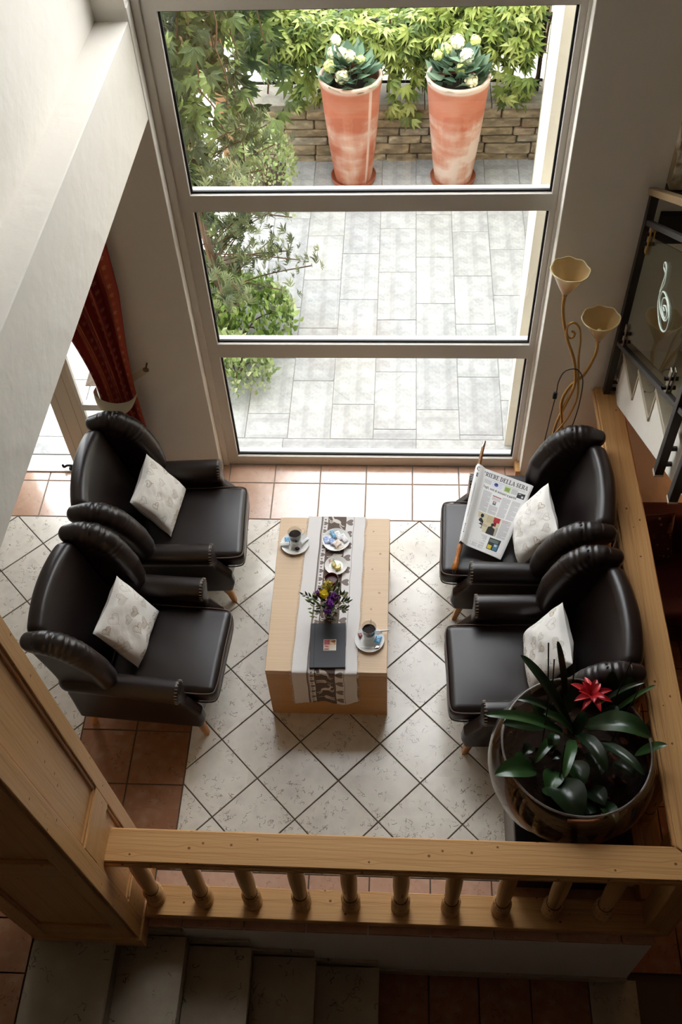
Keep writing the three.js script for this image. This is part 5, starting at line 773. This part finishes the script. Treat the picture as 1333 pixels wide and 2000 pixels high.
// ---------------------------------------------------------------- glass planter on its dark stand
{
  const t = thing('plant_stand', 'low black stand under the round glass planter in the corner of the railing', 'stand', [0.76, 0, 2.12]);
  const dk = std({ color: '#1d1a1a', roughness: 0.35 }), sd = std({ color: '#8d8a86', roughness: 0.5 });
  mesh('body', box(-0.285, 0.285, 0.03, 0.40, -0.30, 0.32, 0.004), dk, t); mesh('top', box(-0.295, 0.295, 0.40, 0.43, -0.31, 0.33, 0.006), dk, t); mesh('side_plate', box(-0.297, -0.286, 0.0, 0.40, -0.31, 0.33, 0.002), sd, t); mesh('plinth', box(-0.27, 0.27, 0, 0.03, -0.28, 0.30, 0), gasketBlack, t);
}
const BC = V(0.712, 0.43, 2.07);
{
  seed = 701; const t = thing('glass_planter', 'large round glass bowl planted with a red bromeliad and orchid leaves', 'planter', [BC.x, BC.y, BC.z]);
  const prof = []; for (let i = 0; i <= 40; i++) { const a = -1.32 + i / 40 * (1.32 + 0.50); prof.push([0.402 * Math.cos(a), 0.385 + 0.385 * Math.sin(a)]); } prof.unshift([0.0005, 0.0]);
  const rimR = prof.at(-1)[0], rimY = prof.at(-1)[1], inner = prof.map(([r, y]) => [Math.max(0.0005, r - 0.007), y + (y < 0.1 ? 0.008 : 0)]).reverse();
  mesh('bowl', lathe([...prof, [rimR - 0.0035, rimY + 0.004], ...inner], 72), phys({ color: '#cfc4b8', transmission: 1, roughness: 0.02, thickness: 0, ior: 1.5 }), t);
  mesh('rim', new THREE.TorusGeometry(rimR - 0.004, 0.006, 10, 96).rotateX(Math.PI / 2).translate(0, rimY + 0.002, 0), phys({ color: '#d8d0c6', roughness: 0.05, transmission: 0.8, thickness: 0 }), t);
  mesh('soil', lathe([[0.0005, 0.40], [0.2, 0.42], [0.30, 0.40], [0.378, 0.36], [0.38, 0.30], [0.35, 0.20], [0.25, 0.09], [0.12, 0.03], [0.0005, 0.02]], 40), std({ color: '#2a1d14', roughness: 1, bumpMap: bumpFine, bumpScale: 0.02 }), t);
  const chips = []; for (let i = 0; i < 90; i++) { const a = rnd() * 6.28, r = 0.34 * Math.sqrt(rnd()), o = new THREE.Object3D(); o.position.set(r * Math.cos(a), 0.42 + rr(-0.01, 0.02) - 0.08 * (r / 0.35) ** 4, r * Math.sin(a)); o.rotation.set(rr(-1, 1), rr(0, 6), rr(-1, 1)); o.scale.set(rr(0.02, 0.06), rr(0.006, 0.014), rr(0.012, 0.03)); o.updateMatrix(); chips.push(new THREE.DodecahedronGeometry(0.7).applyMatrix4(o.matrix)); }
  const cm = mesh('bark_chips', merge(chips), std({ color: '#5a3420', roughness: 0.9 }), t); cm.userData.kind = 'stuff';
  const gm = ['#182c16', '#223c1c', '#2d4c24', '#12240d'].map((c) => phys({ color: c, roughness: 0.32, clearcoat: 0.25, clearcoatRoughness: 0.3 }));
  const blade = (a, b, w, arch, k, kind = 0, name = 'leaf') => { const A = V(...a).sub(BC), B = V(...b).sub(BC), M = A.clone().add(B).multiplyScalar(0.5).add(V(0, arch, 0)), cu = new THREE.QuadraticBezierCurve3(A, M, B); const dir = B.clone().sub(A), side = V(-dir.z, 0, dir.x).normalize(); if (!isFinite(side.x)) side.set(1, 0, 0); const g = sheet((u, v) => { const p = cu.getPoint(v), s = kind ? Math.sin(Math.PI * Math.pow(v, 0.8)) ** 0.7 : Math.min(1, 0.55 + v * 1.6) * Math.sqrt(Math.max(0, 1 - v ** 3.2)), q = (u - 0.5) * w * s; return [p.x + side.x * q, p.y + Math.abs(u - 0.5) * w * s * 0.5, p.z + side.z * q]; }, 6, 18); return mesh(name, g, gm[k % 4], t); };
  // [from], [to], width, arch
  const list = [[[0.70, 0.96, 1.96], [0.444, 1.25, 1.733], 0.058, 0.10], [[0.692, 0.95, 1.80], [0.606, 1.35, 1.712], 0.045, 0.06], [[0.66, 0.96, 1.99], [0.276, 1.15, 2.002], 0.060, 0.12], [[0.584, 0.92, 1.944], [0.364, 1.05, 1.995], 0.095, 0.04, 1], [[0.68, 0.95, 1.93], [0.433, 1.10, 1.89], 0.045, 0.12], [[0.708, 0.96, 1.985], [0.553, 1.10, 1.962], 0.05, 0.08], [[0.70, 0.97, 2.03], [0.62, 1.10, 2.28], 0.055, 0.12], [[0.73, 0.96, 2.0], [0.827, 1.05, 2.222], 0.075, 0.12], [[0.80, 0.95, 2.03], [0.982, 1.10, 2.255], 0.055, 0.12], [[0.78, 0.96, 1.95], [1.05, 1.06, 2.05], 0.115, 0.16], [[0.90, 0.92, 1.875], [1.072, 1.20, 1.85], 0.026, 0.06], [[0.85, 0.95, 1.83], [1.035, 1.15, 1.811], 0.026, 0.08], [[0.90, 0.90, 1.82], [0.896, 1.13, 1.742], 0.075, 0.02, 1], [[0.945, 0.90, 1.87], [0.975, 1.14, 1.775], 0.105, 0.02, 1], [[0.53, 0.90, 2.166], [0.318, 1.0, 2.231], 0.105, 0.10, 1], [[0.60, 0.86, 2.20], [0.70, 0.95, 2.43], 0.17, 0.16, 1], [[0.76, 0.84, 2.22], [0.83, 0.92, 2.33], 0.10, 0.06, 1], [[0.82, 0.84, 2.28], [0.87, 0.93, 2.42], 0.075, 0.06, 1], [[0.62, 0.9, 2.0], [0.52, 0.94, 2.14], 0.05, 0.08], [[0.66, 0.9, 2.08], [0.60, 0.94, 2.12], 0.05, 0.05, 1], [[0.70, 0.9, 1.86], [0.71, 1.08, 1.82], 0.06, 0.02, 1], [[0.62, 0.95, 1.99], [0.60, 0.93, 2.08], 0.06, 0.05, 1], [[1.0, 0.9, 2.07], [1.125, 1.04, 2.075], 0.05, 0.05, 1], [[0.8, 0.9, 2.1], [0.82, 0.95, 2.2], 0.08, 0.05, 1], [[0.52, 0.88, 2.03], [0.47, 0.93, 2.10], 0.06, 0.05, 1], [[0.72, 0.9, 1.98], [0.76, 1.06, 1.93], 0.06, 0.04], [[0.56, 0.84, 2.22], [0.66, 0.92, 2.30], 0.10, 0.05, 1], [[0.68, 0.84, 2.30], [0.74, 0.90, 2.45], 0.09, 0.08, 1], [[0.78, 0.9, 2.06], [0.82, 0.93, 2.19], 0.085, 0.06, 1], [[0.70, 0.88, 2.1], [0.74, 0.92, 2.24], 0.11, 0.05, 1], [[0.62, 0.88, 2.15], [0.57, 0.93, 2.28], 0.10, 0.06, 1], [[0.90, 0.88, 2.1], [0.98, 0.94, 2.2], 0.09, 0.06, 1], [[0.86, 0.9, 1.95], [0.92, 1.02, 1.87], 0.08, 0.05, 1], [[0.58, 0.9, 1.93], [0.52, 1.0, 1.84], 0.06, 0.05], [[0.50, 0.86, 2.08], [0.42, 0.93, 2.16], 0.08, 0.06, 1], [[0.80, 0.86, 2.3], [0.70, 0.90, 2.36], 0.10, 0.06, 1]];
  list.forEach(([a, b, w, h, k], i) => blade(a, b, w, h, i, k));
  // red bromeliad star
  const red = ['#c4202a', '#d63a40', '#a8141f'].map((c) => phys({ color: c, roughness: 0.35, clearcoat: 0.2 })), fc = V(0.785, 1.10, 1.865).sub(BC);
  for (let i = 0; i < 13; i++) { const a = i * 2.4 + 0.3, L = i < 8 ? rr(0.085, 0.11) : rr(0.05, 0.07), up = i < 8 ? rr(0.0, 0.03) : rr(0.04, 0.06), A = fc.clone(), B = fc.clone().add(V(Math.cos(a) * L, up, Math.sin(a) * L)), M = A.clone().lerp(B, 0.5).add(V(0, 0.03, 0)), cu = new THREE.QuadraticBezierCurve3(A, M, B), side = V(-Math.sin(a), 0, Math.cos(a)); mesh('red_bract', sheet((u, v) => { const p = cu.getPoint(v), w = 0.034 * Math.sin(Math.PI * Math.min(1, 0.18 + v * 0.82)) ** 0.8, q = (u - 0.5) * w; return [p.x + side.x * q, p.y + Math.abs(u - 0.5) * w * 0.7, p.z + side.z * q]; }, 4, 12), red[i % 3], t); }
  mesh('flower_stem', tube([[0.74 - BC.x, 0.45, 1.93 - BC.z], [0.765 - BC.x, 0.60, 1.89 - BC.z], [fc.x, fc.y, fc.z]], 0.011, 16, 8), std({ color: '#8a2c24', roughness: 0.6 }), t);
  for (const [a, b] of [[[0.614, 0.85, 1.85], [0.565, 1.35, 1.724]], [[0.63, 0.85, 1.84], [0.60, 1.26, 1.76]], [[0.553, 0.82, 2.10], [0.57, 1.2, 1.93]], [[0.72, 0.86, 1.83], [0.70, 1.30, 1.74]], [[0.88, 0.85, 1.90], [0.95, 1.30, 1.78]], [[0.90, 0.85, 2.0], [1.0, 1.22, 1.86]], [[0.62, 0.8, 2.28], [0.64, 1.1, 2.12]]]) mesh('plant_stick', bar(a.map((v, i) => v - BC.getComponent(i)), b.map((v, i) => v - BC.getComponent(i)), 0.0035, 6), std({ color: '#1f1512', roughness: 0.6 }), t);
  mesh('dead_stem', tube([[0.83 - BC.x, 0.42, 2.32 - BC.z], [0.80 - BC.x, 0.52, 2.40 - BC.z], [0.74 - BC.x, 0.58, 2.44 - BC.z], [0.64 - BC.x, 0.55, 2.43 - BC.z]], 0.008, 24, 7), std({ color: '#7d4a28', roughness: 0.8 }), t);
}
renderer.render(scene, camera);
